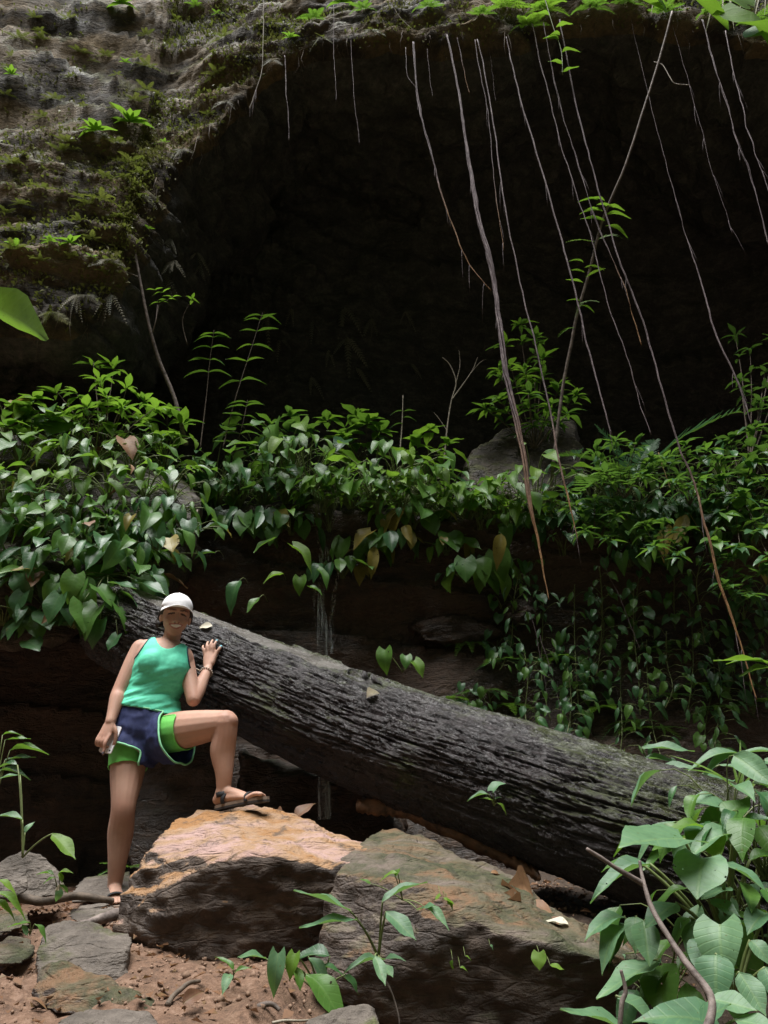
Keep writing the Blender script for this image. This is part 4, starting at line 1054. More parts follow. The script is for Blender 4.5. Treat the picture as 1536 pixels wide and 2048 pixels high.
vv, ff = ball(H(0, 0.1235, -0.012), (0.006, 0.004, 0.006), HF, 8, 5); mk('button', vv, ff, M['cap'], capo, pbase)
# hair: dark shell under the cap and a short tail behind
me = solid([ball(H(0, 0.012, -0.030), (0.080, 0.075, 0.085), HF, 20, 14), limb([(H(-.071, .036, .022), .011), (H(-.077, .012, -.004), .013), (H(-.078, -.022, -.034), .015)], 10), limb([(H(.071, .036, .022), .011), (H(.077, .012, -.004), .013), (H(.078, -.022, -.034), .015)], 10), limb([(H(0.0, 0.01, -0.10), 0.03), (H(-0.055, -0.02, -0.115), 0.030), (H(-0.075, -0.045, -0.10), 0.02)], 10)], 0.006, 2)
v = me_np(me); n = me_normals(me); v = v + n * (0.003 * fbm(v * np.array([60, 60, 20]), 2))[:, None]
me_set(me, v - np.array(pbase)); me.materials.clear(); me.materials.append(M['hair']); me.polygons.foreach_set('use_smooth', [True] * len(me.polygons)); me.name = 'hair'
link(bpy.data.objects.new('hair', me), person, pbase)
# bracelet
ring = []
bc = wrL + (elL - wrL).normalized() * 0.028; bd = (elL - wrL).normalized(); b1 = bd.orthogonal().normalized(); b2_ = bd.cross(b1)
mb = MB()
for k in range(16):
    g_ = 2 * math.pi * k / 16; p = bc + (b1 * math.cos(g_) + b2_ * math.sin(g_)) * 0.030
    vv, ff = ball(p, 0.0055, None, 7, 5); mb.add(vv, ff)
brc = mk('bracelet', mb.v, mb.f, M['bead'], person, pbase)
vv, ff = tube([bc + Vector((-.026, -.012, .004)), bc + Vector((-.040, -.016, .010)), bc + Vector((-.056, -.018, .018))], 0.0035, 6); mk('cord', vv, ff, M['cord'], brc, pbase)
# sandals
def sandal(heel, ball_, toe, up, ankle, wide=1.0):
    d = (toe - heel).normalized(); s = d.cross(up).normalized()
    ln = (toe - heel).length + 0.03; o = None
    def outline(u): return np.interp(u, [0, .06, .25, .5, .72, .9, 1], [.012, .026, .031, .032, .043, .036, .010])
    for nm, z0, z1, mt in (('sandal', -0.014, -0.001, 'sole'), ('outsole', -0.024, -0.0142, 'sole_dark')):
        v = []; f = []; n_ = 16
        for i in range(n_ + 1):
            u = i / n_; base = (heel - d * .016) + d * ln * u
            w_ = outline(u)
            lift = up * (0.004 * math.sin(u * 3.1))
            for sx_, zz in ((-1, z0), (1, z0), (1, z1), (-1, z1)): v.append(base + s * (w_ * sx_) + up * zz + lift)
        for i in range(n_):
            for j in range(4): f.append((4 * i + j, 4 * i + (j + 1) % 4, 4 * i + 4 + (j + 1) % 4, 4 * i + 4 + j))
        f.append((3, 2, 1, 0)); f.append(tuple(4 * n_ + j for j in range(4)))
        ob = mk(nm, v, f, M[mt], person if o is None else o, pbase, smooth=False)
        if o is None: o = ob
    def strap(pts, wd=0.011):
        wd = wd * wide
        A = smooth_path([list(p) for p in pts], 5); vv, ff = tube([Vector(x) for x in A], [(wd, 0.0028)] * len(A), 8, True, d); mk('strap', vv, ff, M['strap'], o, pbase)
    m_ = heel * .35 + ball_ * .65
    strap([ball_ + s * .044, ball_ + s * .036 + up * .030, ball_ + up * .042, ball_ - s * .036 + up * .030, ball_ - s * .044], 0.010)
    an = ankle - up * 0.02
    strap([heel + d * .05 + s * .034, heel + d * .055 + s * .036 + up * .03, an + d * .036 + up * .012, heel + d * .055 - s * .036 + up * .03, heel + d * .05 - s * .034], 0.011)
    A = [an + (d * math.cos(g_) * 0.039 + s * math.sin(g_) * 0.037) - up * (0.01 - .004 * math.cos(g_)) for g_ in np.linspace(0, 6.283, 17)]
    vv, ff = tube(A, [(0.0028, 0.011)] * 17, 8, False, None); 
    v2, f2 = [], []
    for k in range(17):
        g_ = 6.283 * k / 16; r0 = (d * math.cos(g_) * 0.036 + s * math.sin(g_) * 0.0345); c0_ = an - up * 0.006
        for dr_, dz_ in ((1.0, -.012 * wide), (1.12, -.012 * wide), (1.12, .012), (1.0, .012)): v2.append(c0_ + r0 * dr_ + up * dz_)
    for k in range(16):
        for j in range(4): f2.append((4 * k + j, 4 * k + (j + 1) % 4, 4 * k + 4 + (j + 1) % 4, 4 * k + 4 + j))
    mk('strap', v2, f2, M['strap'], o, pbase)
    return o
sandal(hL, bL, tL, upL, anL); sandal(hR, bR, tR, upF, anR, 2.0)
# phone in the right hand
pu = -dn; pl = (-acr * 1.0 + bk * -0.15); pl = (pl - pu * pl.dot(pu)).normalized(); pn = pl.cross(pu).normalized(); pn = -pn if pn.y > 0 else pn
phc = kncR - dn * 0.002 - acr * 0.016 - bk * 0.034
bm = bmesh.new(); bmesh.ops.create_cube(bm, size=1.0)
for x in bm.verts: x.co = Vector((x.co.x * 0.067, x.co.y * 0.138, x.co.z * 0.008))
bmesh.ops.bevel(bm, geom=[e for e in bm.edges if abs(e.verts[0].co.z - e.verts[1].co.z) > 0.004], offset=0.009, segments=4, affect='EDGES', profile=0.5)
PM = Matrix((pl, pu, pn)).transposed()
me = bpy.data.meshes.new('phone_body'); 
for x in bm.verts: x.co = PM @ x.co
bm.to_mesh(me); bm.free(); me.materials.append(M['phone'])
ph = thing('phone', 'white phone held low in the right hand of the person', 'phone', phc)
link(bpy.data.objects.new('case', me), ph, phc)
vv, ff = ball(phc + pl * 0.022 - pu * 0.055 + pn * 0.0042, (0.0045, 0.0045, 0.001), (pl, pu, pn), 10, 6); mk('lens', vv, ff, M['phone_dark'], ph)

# ------------------------------------------------------------------ vegetation on the ledge
# nearest surface of the ledge along a ray (for roots of plants)
LED = CL[:, cvb[11]:cvb[15] + 1].reshape(-1, 3)
def proj_np(A):
    c_ = (A - np.array(CAMLOC)) @ np.array(CM); return 768 + FPX * c_[:, 0] / -c_[:, 2], 1024 - FPX * c_[:, 1] / -c_[:, 2]
LEDX, LEDY = proj_np(LED)
def ledge_at(px, py):
    d2 = (LEDX - px) ** 2 + (LEDY - py) ** 2; cand = np.where(d2 < d2.min() + 120)[0]
    return Vector(LED[cand[LED[cand, 1].argmin()]])
for pts, lab in [([(822, 1262), (835, 1246), (900, 1238), (960, 1244), (1000, 1262), (985, 1285), (900, 1290), (850, 1282)], 'reddish wet rock layer jutting from the wall behind the log'), ([(1000, 1232), (1020, 1208), (1060, 1202), (1078, 1235), (1050, 1250), (1010, 1250)], 'small wet rock corner jutting from the wall under the thick root tip')]:
    cy = sum(p_[1] for p_ in pts) / len(pts); cx_ = sum(p_[0] for p_ in pts) / len(pts); dw = ledge_at(cx_, cy).y
    boulder('rock', [P(x_, y_, dw - (0.03 + 0.09 * ((k * 7) % 5) / 4)) for k, (x_, y_) in enumerate(pts)] + [P(cx_ + (x_ - cx_) * .6, cy + (y_ - cy) * .7, dw - .12) for x_, y_ in pts[::2]] + [P(x_, y_ - 14, dw + .35) for x_, y_ in pts], M['wallrock'], lab, 'rock', 0.014, 0.04, pts[0][0] % 13, None, 1, 0.02, 1.6)
EDGE = CL[:, cvb[12]]; EX, EY = proj_np(EDGE)
def edge_at(px):
    return Vector(EDGE[int(np.abs(EX - px).argmin())])
SPOT = ['at the left ledge end', 'above the log', 'left of the thick root', 'beside the thick root', 'on the right ledge', 'at the right ledge end']
def spot(px):
    return SPOT[min(5, max(0, int((px - 300) / 215)))]
# front row: rosettes along the brink, upper leaves lit, lower ones hanging over
k = 0; px = 340
while px < 1560:
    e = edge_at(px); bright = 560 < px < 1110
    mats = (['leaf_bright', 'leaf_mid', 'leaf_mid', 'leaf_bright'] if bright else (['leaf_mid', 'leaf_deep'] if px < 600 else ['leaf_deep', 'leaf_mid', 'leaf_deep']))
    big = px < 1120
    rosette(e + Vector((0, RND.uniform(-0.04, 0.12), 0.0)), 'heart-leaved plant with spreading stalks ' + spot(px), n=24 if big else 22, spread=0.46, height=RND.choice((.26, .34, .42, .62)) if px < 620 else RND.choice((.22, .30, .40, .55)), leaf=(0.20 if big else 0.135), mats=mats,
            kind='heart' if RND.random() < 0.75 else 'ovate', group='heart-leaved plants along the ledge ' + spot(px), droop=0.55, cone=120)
    px += 46 if big else 40
# second row hanging below the brink
px = 470
while px < 1560:
    yy = 1090 + 45 * math.sin(px * 0.021) + RND.uniform(-35, 35)
    e = ledge_at(px, yy)
    if not (590 < px < 670):
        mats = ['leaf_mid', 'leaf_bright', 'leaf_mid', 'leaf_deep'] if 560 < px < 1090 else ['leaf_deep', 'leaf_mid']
        rosette(e, 'broad-leaved plant hanging off the brink ' + spot(px), n=12, spread=0.30, height=0.12, leaf=0.20 if px < 1090 else 0.14, mats=mats + ['leaf_yellow'] * (RND.random() < .2), group='plants hanging below the brink ' + spot(px), droop=1.5, cone=75, name='hanging_plant', lean=-0.2, tilt=.45)
    px += 52
# back row, behind the front plants
for px, py, D, n, lf_, mm in [(430, 930, 6.7, 10, .26, 'leaf_deep'), (520, 905, 6.8, 11, .26, 'leaf_mid'), (590, 915, 6.8, 10, .24, 'leaf_deep'), (700, 920, 6.7, 9, .22, 'leaf_mid'), (780, 930, 6.6, 9, .22, 'leaf_bright'), (860, 950, 6.5, 9, .22, 'leaf_bright'),
                          (1180, 960, 6.6, 10, .2, 'leaf_deep'), (1270, 960, 6.5, 10, .2, 'leaf_deep'), (1360, 950, 6.4, 10, .2, 'leaf_deep'), (1440, 930, 6.3, 10, .18, 'leaf_mid'), (1520, 900, 6.2, 10, .18, 'leaf_mid')]:
    b = P(px, py, D); b.z -= 0.25
    rosette(b, 'tall-stalked plant in the second row ' + spot(px), n=n, spread=0.42, height=0.40, leaf=lf_, mats=[mm, 'leaf_deep'], group='second-row plants ' + spot(px), droop=0.35, cone=160)
# a few single leaves well below the brink at the left, by the trickle
plant_px('climbing_plant', 'few glossy heart leaves on the dark rock left of the water trickle', (590, 1120, 6.0), [(545, 1080, 5.85, 505, 1098, 5.8, .7, 'leaf_mid', 'heart'), (585, 1095, 5.8, 632, 1118, 5.75, .5, 'leaf_bright', 'heart'), (560, 1150, 5.8, 528, 1150, 5.75, .8, 'leaf_bright', 'heart'), (600, 1155, 5.8, 598, 1180, 5.75, .8, 'leaf_bright', 'heart'), (635, 1140, 5.8, 662, 1165, 5.75, .55, 'leaf_mid', 'heart'), (620, 1175, 5.8, 645, 1182, 5.75, .5, 'leaf_mid', 'heart'), (480, 1160, 5.6, 446, 1205, 5.5, .5, 'leaf_deep', 'ovate'), (520, 1195, 5.6, 492, 1220, 5.55, .5, 'leaf_mid', 'ovate'), (440, 1050, 5.9, 398, 1055, 5.8, .35, 'leaf_deep', 'ovate'), (430, 1105, 5.7, 372, 1105, 5.6, .3, 'leaf_deep', 'ovate')], kind='heart', mat='leaf_mid', stem_r=0.003, short=.35)
plant_px('seedling', 'three glossy round leaves on a thin stem just above the log', (805, 1345, 5.3), [(770, 1300, 5.2, 768, 1337, 5.15, .75, 'leaf_mid', 'heart'), (812, 1312, 5.2, 812, 1330, 5.15, .9, 'leaf_mid', 'heart'), (828, 1322, 5.2, 848, 1345, 5.15, .7, 'leaf_bright', 'heart')], mat='leaf_mid', stem_r=0.003)
# yellowing leaves
for px, py, tx, ty in [(985, 1105, 992, 1150), (1312, 1090, 1316, 1135), (745, 1130, 742, 1170), (1350, 1065, 1340, 1110), (1500, 1150, 1520, 1175)]:
    b = ledge_at(px, py) + Vector((0, -0.32, 0)); tp = P(tx, ty, b.y - 0.05)
    o = thing('yellow_leaf', 'single yellowing leaf hanging %s' % {985: 'right of the middle under the ledge plants', 1312: 'under the ferns at the right', 745: 'low beneath the middle ledge plants', 1350: 'beside the hanging orange roots', 1500: 'near the right edge'}[px], 'leaf', b)
    put_leaf(o, b, tp - b, (tp - b).length * .8, toward_cam(b) + Vector((RND.uniform(-.6, .6), 0, .3)), 'ovate', 'leaf_yellow', .62)
    v, f = tube([b, b + Vector((0, 0.12, 0.06)), b + Vector((0, 0.36, 0.05))], 0.003, 4); mk('stalk', v, f, M['stem'], o)
# creepers and small ferns low on the right-hand rock face
for i in range(28):
    px = 930 + i * 22.5; y0 = 1130 + RND.uniform(-30, 190); y1 = y0 + RND.uniform(120, 250)
    pts = [ledge_at(px + RND.uniform(-15, 15), y0 + (y1 - y0) * t_) + Vector((0, -0.03 - .10 * (i % 3), 0)) for t_ in (0, .35, .7, 1)]
    if i < 3: pts = [ledge_at(px + 10, 1385 + 20 * t_) + Vector((0, -0.04, 0)) for t_ in (0, 1, 2, 3)]
    creeper(pts, 'small dark-leaved creeper on the shaded wall at right', leaf=0.095, mats=('leaf_deep', 'leaf_deep', 'leaf_mid'), group='creepers on the shaded wall', kind=('heart', 'lance', 'ovate')[i % 3], step=0.03)
for i in range(20):
    px = 900 + i * 33 + RND.uniform(-20, 20); py = RND.uniform(1280, 1480)
    fern(ledge_at(px, py), 'small dark fern at the wall foot behind the log', 7, 0.28, 'leaf_deep' if i % 3 else 'leaf_mid', 'ferns behind the log', rise=0.1)

# right end: fern fronds arching over the ledge
o = fern(P(1270, 960, 6.0), 'large fern with arching dark fronds on the ledge below the leaning sapling', 3, 0.55, 'leaf_deep', rise=0.5)
for (bx, by, bD, tx, ty, tD) in [(1270, 960, 6.0, 1150, 868, 5.7), (1270, 960, 6.0, 1440, 805, 5.5), (1270, 960, 6.0, 1215, 840, 5.9), (1270, 960, 6.0, 1180, 950, 5.4), (1270, 960, 6.0, 1370, 900, 5.6), (1270, 960, 6.0, 1300, 850, 6.0)]:
    b = P(bx, by, bD); t_ = P(tx, ty, tD); d = t_ - b
    put_leaf(o, b, d + Vector((0, 0, .3 * d.length)), d.length * 1.1, (0, -.4, 1), 'frond', 'leaf_deep', 1.2, 'frond')

# small-leaved undergrowth filling the gaps on the right-hand ledge and in front of the wall
for i in range(22):
    px = RND.uniform(1110, 1550); py = RND.uniform(985, 1130); b = ledge_at(px, py)
    rosette(b + Vector((0, -.05, 0)), 'small-leaved undergrowth plant on the right ledge', n=14, spread=.30, height=.16, leaf=.10, kind='ovate' if i % 2 else 'lance', mats=['leaf_deep', 'leaf_mid', 'leaf_deep'], group='small undergrowth plants on the right ledge', droop=.7, cone=110, name='undergrowth_plant', stem_r=.002)
for i in range(12):
    px = RND.uniform(560, 1090); b = ledge_at(px, RND.uniform(1010, 1070))
    rosette(b + Vector((0, -.08, 0)), 'small bright-leaved plant among the ledge plants', n=10, spread=.28, height=.30, leaf=.12, kind='ovate', mats=['leaf_bright', 'leaf_mid'], group='small bright plants among the ledge plants', droop=.5, cone=110, name='undergrowth_plant', stem_r=.002)
# shrubs -----------------------------------------------------------
def stems_px(base, ends, bend=0.15):
    out = []
    for ex, ey, eD in ends:
        e = P(ex, ey, eD); b = P(*base); mid_ = (b + e) / 2 + Vector((0, 0, bend * (e - b).length)) * 0.6 + Vector(((e.x - b.x) * 0.1, 0, 0))
        out.append([b, mid_, e])
    return out
b0 = (205, 905, 5.35)
shrub(P(*b0), 'bright green leafy shrub standing against the dark cave at left', stems_px(b0, [(187, 725, 5.35), (228, 735, 5.4), (200, 760, 5.2), (115, 785, 5.3), (155, 790, 5.2), (215, 790, 5.15), (255, 775, 5.3), (290, 800, 5.4), (310, 815, 5.3), (175, 815, 5.1), (245, 815, 5.1), (130, 830, 5.2)]), leaf=0.155, mats=('leaf_bright', 'leaf_bright', 'leaf_mid'), whorl=7, along=1)
b0 = (425, 905, 6.4)
pinnate_sapling([P(445, 900, 6.4), P(470, 800, 6.4), P(505, 690, 6.4), P(525, 625, 6.4)], 'slender sapling with paired leaves near cave mouth, taller of two', 0.26, ('leaf_mid', 'leaf_bright', 'leaf_mid'), pairs=6, start=.45)
pinnate_sapling([P(400, 900, 6.3), P(412, 800, 6.3), P(420, 720, 6.25), P(428, 660, 6.2)], 'slender sapling with broad upper leaves near cave mouth, shorter of two', 0.26, ('leaf_mid', 'leaf_bright'), pairs=5, start=0.6)
pinnate_sapling([P(470, 900, 6.5), P(485, 850, 6.4), P(495, 800, 6.4)], 'low sapling with horizontal paired leaflets above the ledge plants', 0.26, ('leaf_mid',), pairs=6, start=0.2)
b0 = (725, 930, 6.6)
shrub(P(*b0), 'small shrub with oval leaves rising behind the ledge plants', stems_px(b0, [(655, 840, 6.5), (715, 830, 6.5), (735, 845, 6.4), (760, 860, 6.5), (690, 870, 6.4)]), leaf=0.19, mats=('leaf_mid', 'leaf_bright', 'leaf_mid'), kind='ovate', whorl=6, along=1)
b0 = (1070, 900, 6.5)
shrub(P(*b0), 'narrow-leaved shrub growing on the brown boulder on the ledge', stems_px(b0, [(1040, 650, 6.45), (1010, 690, 6.4), (1070, 680, 6.4), (1000, 740, 6.3), (1050, 740, 6.2), (1085, 720, 6.3), (1120, 770, 6.3), (1150, 790, 6.3), (1060, 790, 6.15), (1100, 810, 6.15), (1000, 800, 6.3), (1135, 830, 6.2), (970, 815, 6.3)]), leaf=0.17, mats=('leaf_mid', 'leaf_deep', 'leaf_mid', 'leaf_bright'), whorl=8, along=2)
b0 = (1500, 930, 6.0)
shrub(P(*b0), 'dark twiggy shrub at the right edge beside the cave', stems_px(b0, [(1470, 670, 6.4), (1500, 700, 6.3), (1530, 740, 6.2), (1480, 760, 6.1), (1520, 800, 6.0), (1560, 760, 6.0), (1550, 680, 6.2)]), leaf=0.14, mats=('leaf_deep',), whorl=6, along=2)
b0 = (1490, 1010, 5.7)
shrub(P(*b0), 'glossy-leaved shrub at right edge with white sky reflections', stems_px(b0, [(1440, 960, 5.6), (1500, 930, 5.6), (1480, 990, 5.4), (1530, 960, 5.5), (1450, 1030, 5.4), (1520, 1060, 5.3), (1480, 1090, 5.3), (1420, 1000, 5.5), (1550, 1010, 5.4), (1540, 1120, 5.2), (1430, 1080, 5.3), (1500, 860, 5.8), (1540, 880, 5.8), (1460, 880, 5.8)]), leaf=0.15, mats=('leaf_deep', 'leaf_mid', 'leaf_deep'), kind='ovate', whorl=7, along=2)
for bx, by, D_, ends, lab in [((1250), 1000, 5.7, [(1190, 900, 5.6), (1230, 880, 5.6), (1270, 890, 5.5), (1300, 920, 5.5), (1210, 940, 5.4), (1280, 950, 5.4)], 'narrow-leaved bushy plant right of the leaning sapling foot'), (1380, 1010, 5.6, [(1330, 920, 5.5), (1370, 890, 5.5), (1410, 900, 5.4), (1350, 960, 5.3), (1400, 960, 5.3), (1440, 920, 5.4)], 'narrow-leaved bushy plant under the large fern tip'), (1330, 1120, 5.7, [(1290, 1050, 5.5), (1330, 1040, 5.4), (1370, 1060, 5.4), (1310, 1090, 5.3), (1360, 1110, 5.3)], 'narrow-leaved plant hanging over the right wall'), (1190, 1090, 5.8, [(1150, 1010, 5.6), (1190, 1000, 5.6), (1230, 1030, 5.5), (1170, 1060, 5.5), (1220, 1080, 5.5)], 'narrow-leaved plant right of the thick root tip'), (1470, 1190, 5.6, [(1430, 1130, 5.4), (1470, 1110, 5.4), (1520, 1140, 5.3), (1450, 1170, 5.3), (1500, 1190, 5.3)], 'narrow-leaved plant low at the right edge')]:
    shrub(P(bx, by, D_), lab, stems_px((bx, by, D_), ends), leaf=.13, mats=('leaf_mid', 'leaf_deep', 'leaf_deep'), whorl=8, along=2, rad0=.005)
for (bx, by, D_), ends, lab, mt in [((330, 930, 5.9), [(300, 840, 5.8), (335, 825, 5.8), (365, 845, 5.8), (320, 870, 5.6)], 'leafy spray rising between left shrub and saplings', ('leaf_mid', 'leaf_bright')), ((560, 940, 6.3), [(540, 850, 6.2), (580, 830, 6.2), (610, 860, 6.2), (560, 880, 6.1)], 'leafy spray above the ledge left of centre', ('leaf_mid', 'leaf_deep')), ((850, 950, 6.3), [(830, 880, 6.2), (860, 860, 6.2), (895, 885, 6.2)], 'bright leafy spray at the foot of the bare sapling', ('leaf_bright', 'leaf_mid')), ((60, 900, 5.2), [(30, 820, 5.1), (65, 800, 5.1), (100, 835, 5.1), (10, 850, 5.0)], 'leafy spray at the left edge on top of the rock', ('leaf_bright', 'leaf_mid'))]:
    shrub(P(bx, by, D_), lab, stems_px((bx, by, D_), ends), leaf=.17, mats=mt, kind='ovate', whorl=6, along=1, rad0=.005)
# bare forked sapling
o = thing('bare_sapling', 'bare pale forked sapling in front of the dark cave', 'sapling', P(888, 925, 6.7))
for pts, r in [([(888, 925), (895, 850), (903, 800), (912, 765), (900, 730), (885, 715)], .010), ([(903, 800), (925, 770), (945, 740), (955, 715)], .008), ([(893, 860), (880, 840), (868, 825)], .005), ([(912, 765), (920, 730), (918, 700)], .005), ([(935, 755), (960, 725), (975, 718)], .004)]:
    path = smooth_path([list(P(a_, b_, 6.7)) for a_, b_ in pts], 5); v, f = tube([Vector(x) for x in path], list(np.linspace(r, r * .35, len(path))), 5); mk('branch', v, f, M['vine'], o)
o = thing('dead_stalk', 'thin leafless upright stalk beside the small ledge shrub', 'stalk', P(800, 900, 6.6))
path = smooth_path([list(P(a_, b_, 6.6)) for a_, b_ in [(800, 900), (804, 850), (806, 790)]], 5); v, f = tube([Vector(x) for x in path], list(np.linspace(.008, .004, len(path))), 5); mk('stem', v, f, M['vine'], o)
for s_ in (-1, 1, -1, 1): put_leaf(o, P(806, 835 + RND.uniform(-15, 25), 6.6), Vector((s_, -.3, .1)), .13, (0, -.4, 1), 'lance', 'leaf_deep')
# long thin stem at left of the cave mouth
o = thing('thin_tree', 'thin bare leaning stem rising past the left cliff edge', 'tree', P(372, 890, 5.9))
path = smooth_path([list(P(*q)) for q in [(372, 890, 5.9), (350, 800, 5.85), (318, 720, 5.75), (298, 650, 5.65), (280, 560, 5.55), (268, 490, 5.5)]], 6); v, f = tube([Vector(x) for x in path], list(np.linspace(.020, .010, len(path))), 6); mk('trunk', v, f, M['twig'], o)
for pts in [[(282, 556, 5.55), (255, 545, 5.5), (235, 538, 5.45)], [(305, 665, 5.65), (312, 640, 5.6), (315, 610, 5.6)]]:
    path = smooth_path([list(P(*q)) for q in pts], 5); v, f = tube([Vector(x) for x in path], list(np.linspace(.006, .003, len(path))), 5); mk('branch', v, f, M['twig'], o)
for q in [(318, 605, 5.6), (335, 600, 5.6), (310, 580, 5.6), (325, 585, 5.6), (345, 595, 5.6)]:
    for s_ in (-1, 1): put_leaf(o, P(*q), Vector((s_, -.4, RND.uniform(-.1, .4))), .085, (0, -.5, 1), 'lance', 'leaf_bright')
v, f = tube([P(312, 640, 5.6), P(318, 610, 5.6), P(345, 595, 5.6)], .003, 4); mk('branch', v, f, M['twig'], o)
shrub(P(375, 690, 6.0), 'thin twig with a few small leaves in the cave mouth at left', [[P(375, 690, 6.0), P(365, 640, 5.95), P(385, 597, 5.9)]], leaf=0.09, mats=('leaf_bright',), whorl=6, along=0, rad0=.005, name='twig_plant')

# left rock: tiers of heart-leaved plants --------------------------------------------
rockL = [o for o in bpy.data.objects if o.name.startswith('boulder') and 'overgrown' in o.get('label', '')][0]
RV = me_np(rockL.data) + np.array(ORIG[rockL.name]); RX, RY = proj_np(RV)
def rock_at(px, py):
    d2 = (RX - px) ** 2 + (RY - py) ** 2; c_ = np.where(d2 < d2.min() + 150)[0]; return Vector(RV[c_[RV[c_, 1].argmin()]])
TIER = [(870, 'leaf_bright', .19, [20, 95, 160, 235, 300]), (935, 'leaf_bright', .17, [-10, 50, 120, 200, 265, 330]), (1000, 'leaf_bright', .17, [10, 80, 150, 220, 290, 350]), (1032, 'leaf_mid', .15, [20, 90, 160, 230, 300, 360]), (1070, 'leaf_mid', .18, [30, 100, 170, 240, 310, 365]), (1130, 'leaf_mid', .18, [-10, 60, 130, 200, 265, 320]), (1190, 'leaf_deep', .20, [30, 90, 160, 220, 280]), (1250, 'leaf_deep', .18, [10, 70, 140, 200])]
TN = ['on top of the left rock', 'high on the left rock', 'on the upper face of the left rock', 'just above the middle of the left rock', 'halfway down the left rock', 'on the lower face of the left rock', 'below the left rock by the log end', 'at the foot of the left rock']
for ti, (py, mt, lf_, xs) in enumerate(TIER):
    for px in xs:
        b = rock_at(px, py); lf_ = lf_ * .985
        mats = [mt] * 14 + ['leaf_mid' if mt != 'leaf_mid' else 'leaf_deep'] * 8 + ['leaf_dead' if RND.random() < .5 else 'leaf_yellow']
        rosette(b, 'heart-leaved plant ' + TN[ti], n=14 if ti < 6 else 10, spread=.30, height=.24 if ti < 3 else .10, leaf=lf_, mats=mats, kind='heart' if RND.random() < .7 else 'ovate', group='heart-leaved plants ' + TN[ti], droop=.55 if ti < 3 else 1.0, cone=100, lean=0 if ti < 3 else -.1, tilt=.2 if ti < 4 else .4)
for px, py in [(30, 960), (130, 1010), (260, 1040), (330, 985), (40, 1060), (300, 1110), (180, 1120)]:
    fern(rock_at(px, py), 'small fern among heart leaves on the left rock', 5, .2, 'leaf_mid', 'ferns on the left rock', rise=.2)
plant_px('broadleaf_plant', 'big dark heart leaves hanging in front of the upper log end', (215, 1150, 4.75), [(165, 1205, 4.5, 170, 1262, 4.45, .85, 'leaf_mid', 'heart'), (238, 1215, 4.5, 262, 1255, 4.45, .7, 'leaf_mid', 'heart'), (120, 1190, 4.5, 92, 1240, 4.45, .7, 'leaf_deep', 'heart'), (195, 1175, 4.5, 225, 1205, 4.45, .8, 'leaf_mid', 'heart'), (215, 1165, 4.55, 270, 1178, 4.5, .5, 'leaf_deep', 'ovate'), (270, 1160, 4.6, 330, 1190, 4.55, .4, 'leaf_deep', 'ovate'), (300, 1150, 4.65, 345, 1172, 4.6, .4, 'leaf_pale', 'ovate'), (235, 1270, 4.45, 215, 1300, 4.42, .7, 'leaf_deep', 'heart'), (250, 1190, 4.55, 300, 1215, 4.5, .6, 'leaf_deep', 'heart'), (150, 1150, 4.5, 135, 1195, 4.45, .8, 'leaf_mid', 'heart'), (200, 1240, 4.5, 178, 1290, 4.47, .7, 'leaf_deep', 'heart')], stem_r=.003)
# dangling vine left
creeper([P(60, 1300, 4.75), P(90, 1200, 4.7), P(180, 1190, 4.65), P(230, 1240, 4.6)][::-1], 'trailing heart-leaved vine hanging below the left rock', leaf=.17, mats=('leaf_deep', 'leaf_mid'), step=.07)

# leaning sapling with epiphytes ------------------------------------------------------
sp_pts = [(1345, 22, 4.75), (1300, 180, 4.95), (1250, 330, 5.15), (1205, 440, 5.35), (1180, 540, 5.5), (1150, 650, 5.65), (1122, 800, 5.85), (1100, 1000, 6.05)]
o = thing('leaning_sapling', 'long thin leaning sapling with small leaf tufts crossing the hanging roots', 'sapling', P(*sp_pts[-1]))
path = smooth_path([list(P(*q)) for q in sp_pts], 8)
path[:, :2] += 0.008 * np.stack([fbm(path * 3, 2), fbm(path * 3 + 9, 2)], 1)
v, f = tube([Vector(x) for x in path], list(np.linspace(.009, .015, len(path))), 7); mk('trunk', v, f, M['twig'], o)
path = smooth_path([list(P(*q)) for q in [(1308, 124, 4.9), (1325, 130, 4.88), (1340, 155, 4.86), (1350, 167, 4.86), (1378, 170, 4.86)]], 6); v, f = tube([Vector(x) for x in path], .004, 5); mk('tendril', v, f, M['vine'], o)
for (x_, y_, D_, n_, L_) in [(1208, 432, 5.34, 6, .20), (1172, 550, 5.5, 5, .17), (1196, 415, 5.3, 3, .15), (1160, 612, 5.58, 2, .12)]:
    for k in range(n_):
        s_ = 1 if k % 2 else -1; b = P(x_ + RND.uniform(-6, 6), y_ + (k - n_ / 2) * 10, D_)
        put_leaf(o, b, Vector((s_, RND.uniform(-.5, .1), RND.uniform(.0, .45))), L_ * RND.uniform(.8, 1.2), (0, -.5, 1), 'lance', 'leaf_bright', 1.0)
for (bx, by, tx, ty, D_) in [(1195, 485, 1145, 465, 5.4), (1195, 480, 1228, 450, 5.35), (1155, 608, 1190, 588, 5.55), (1150, 655, 1122, 650, 5.6), (1165, 605, 1150, 612, 5.55)]:
    b = P(bx, by, D_); t_ = P(tx, ty, D_ - .05); put_leaf(o, b, t_ - b, (t_ - b).length * 1.15, (0, -.7, .7), 'frond', 'leaf_bright', 1.0, 'frond')

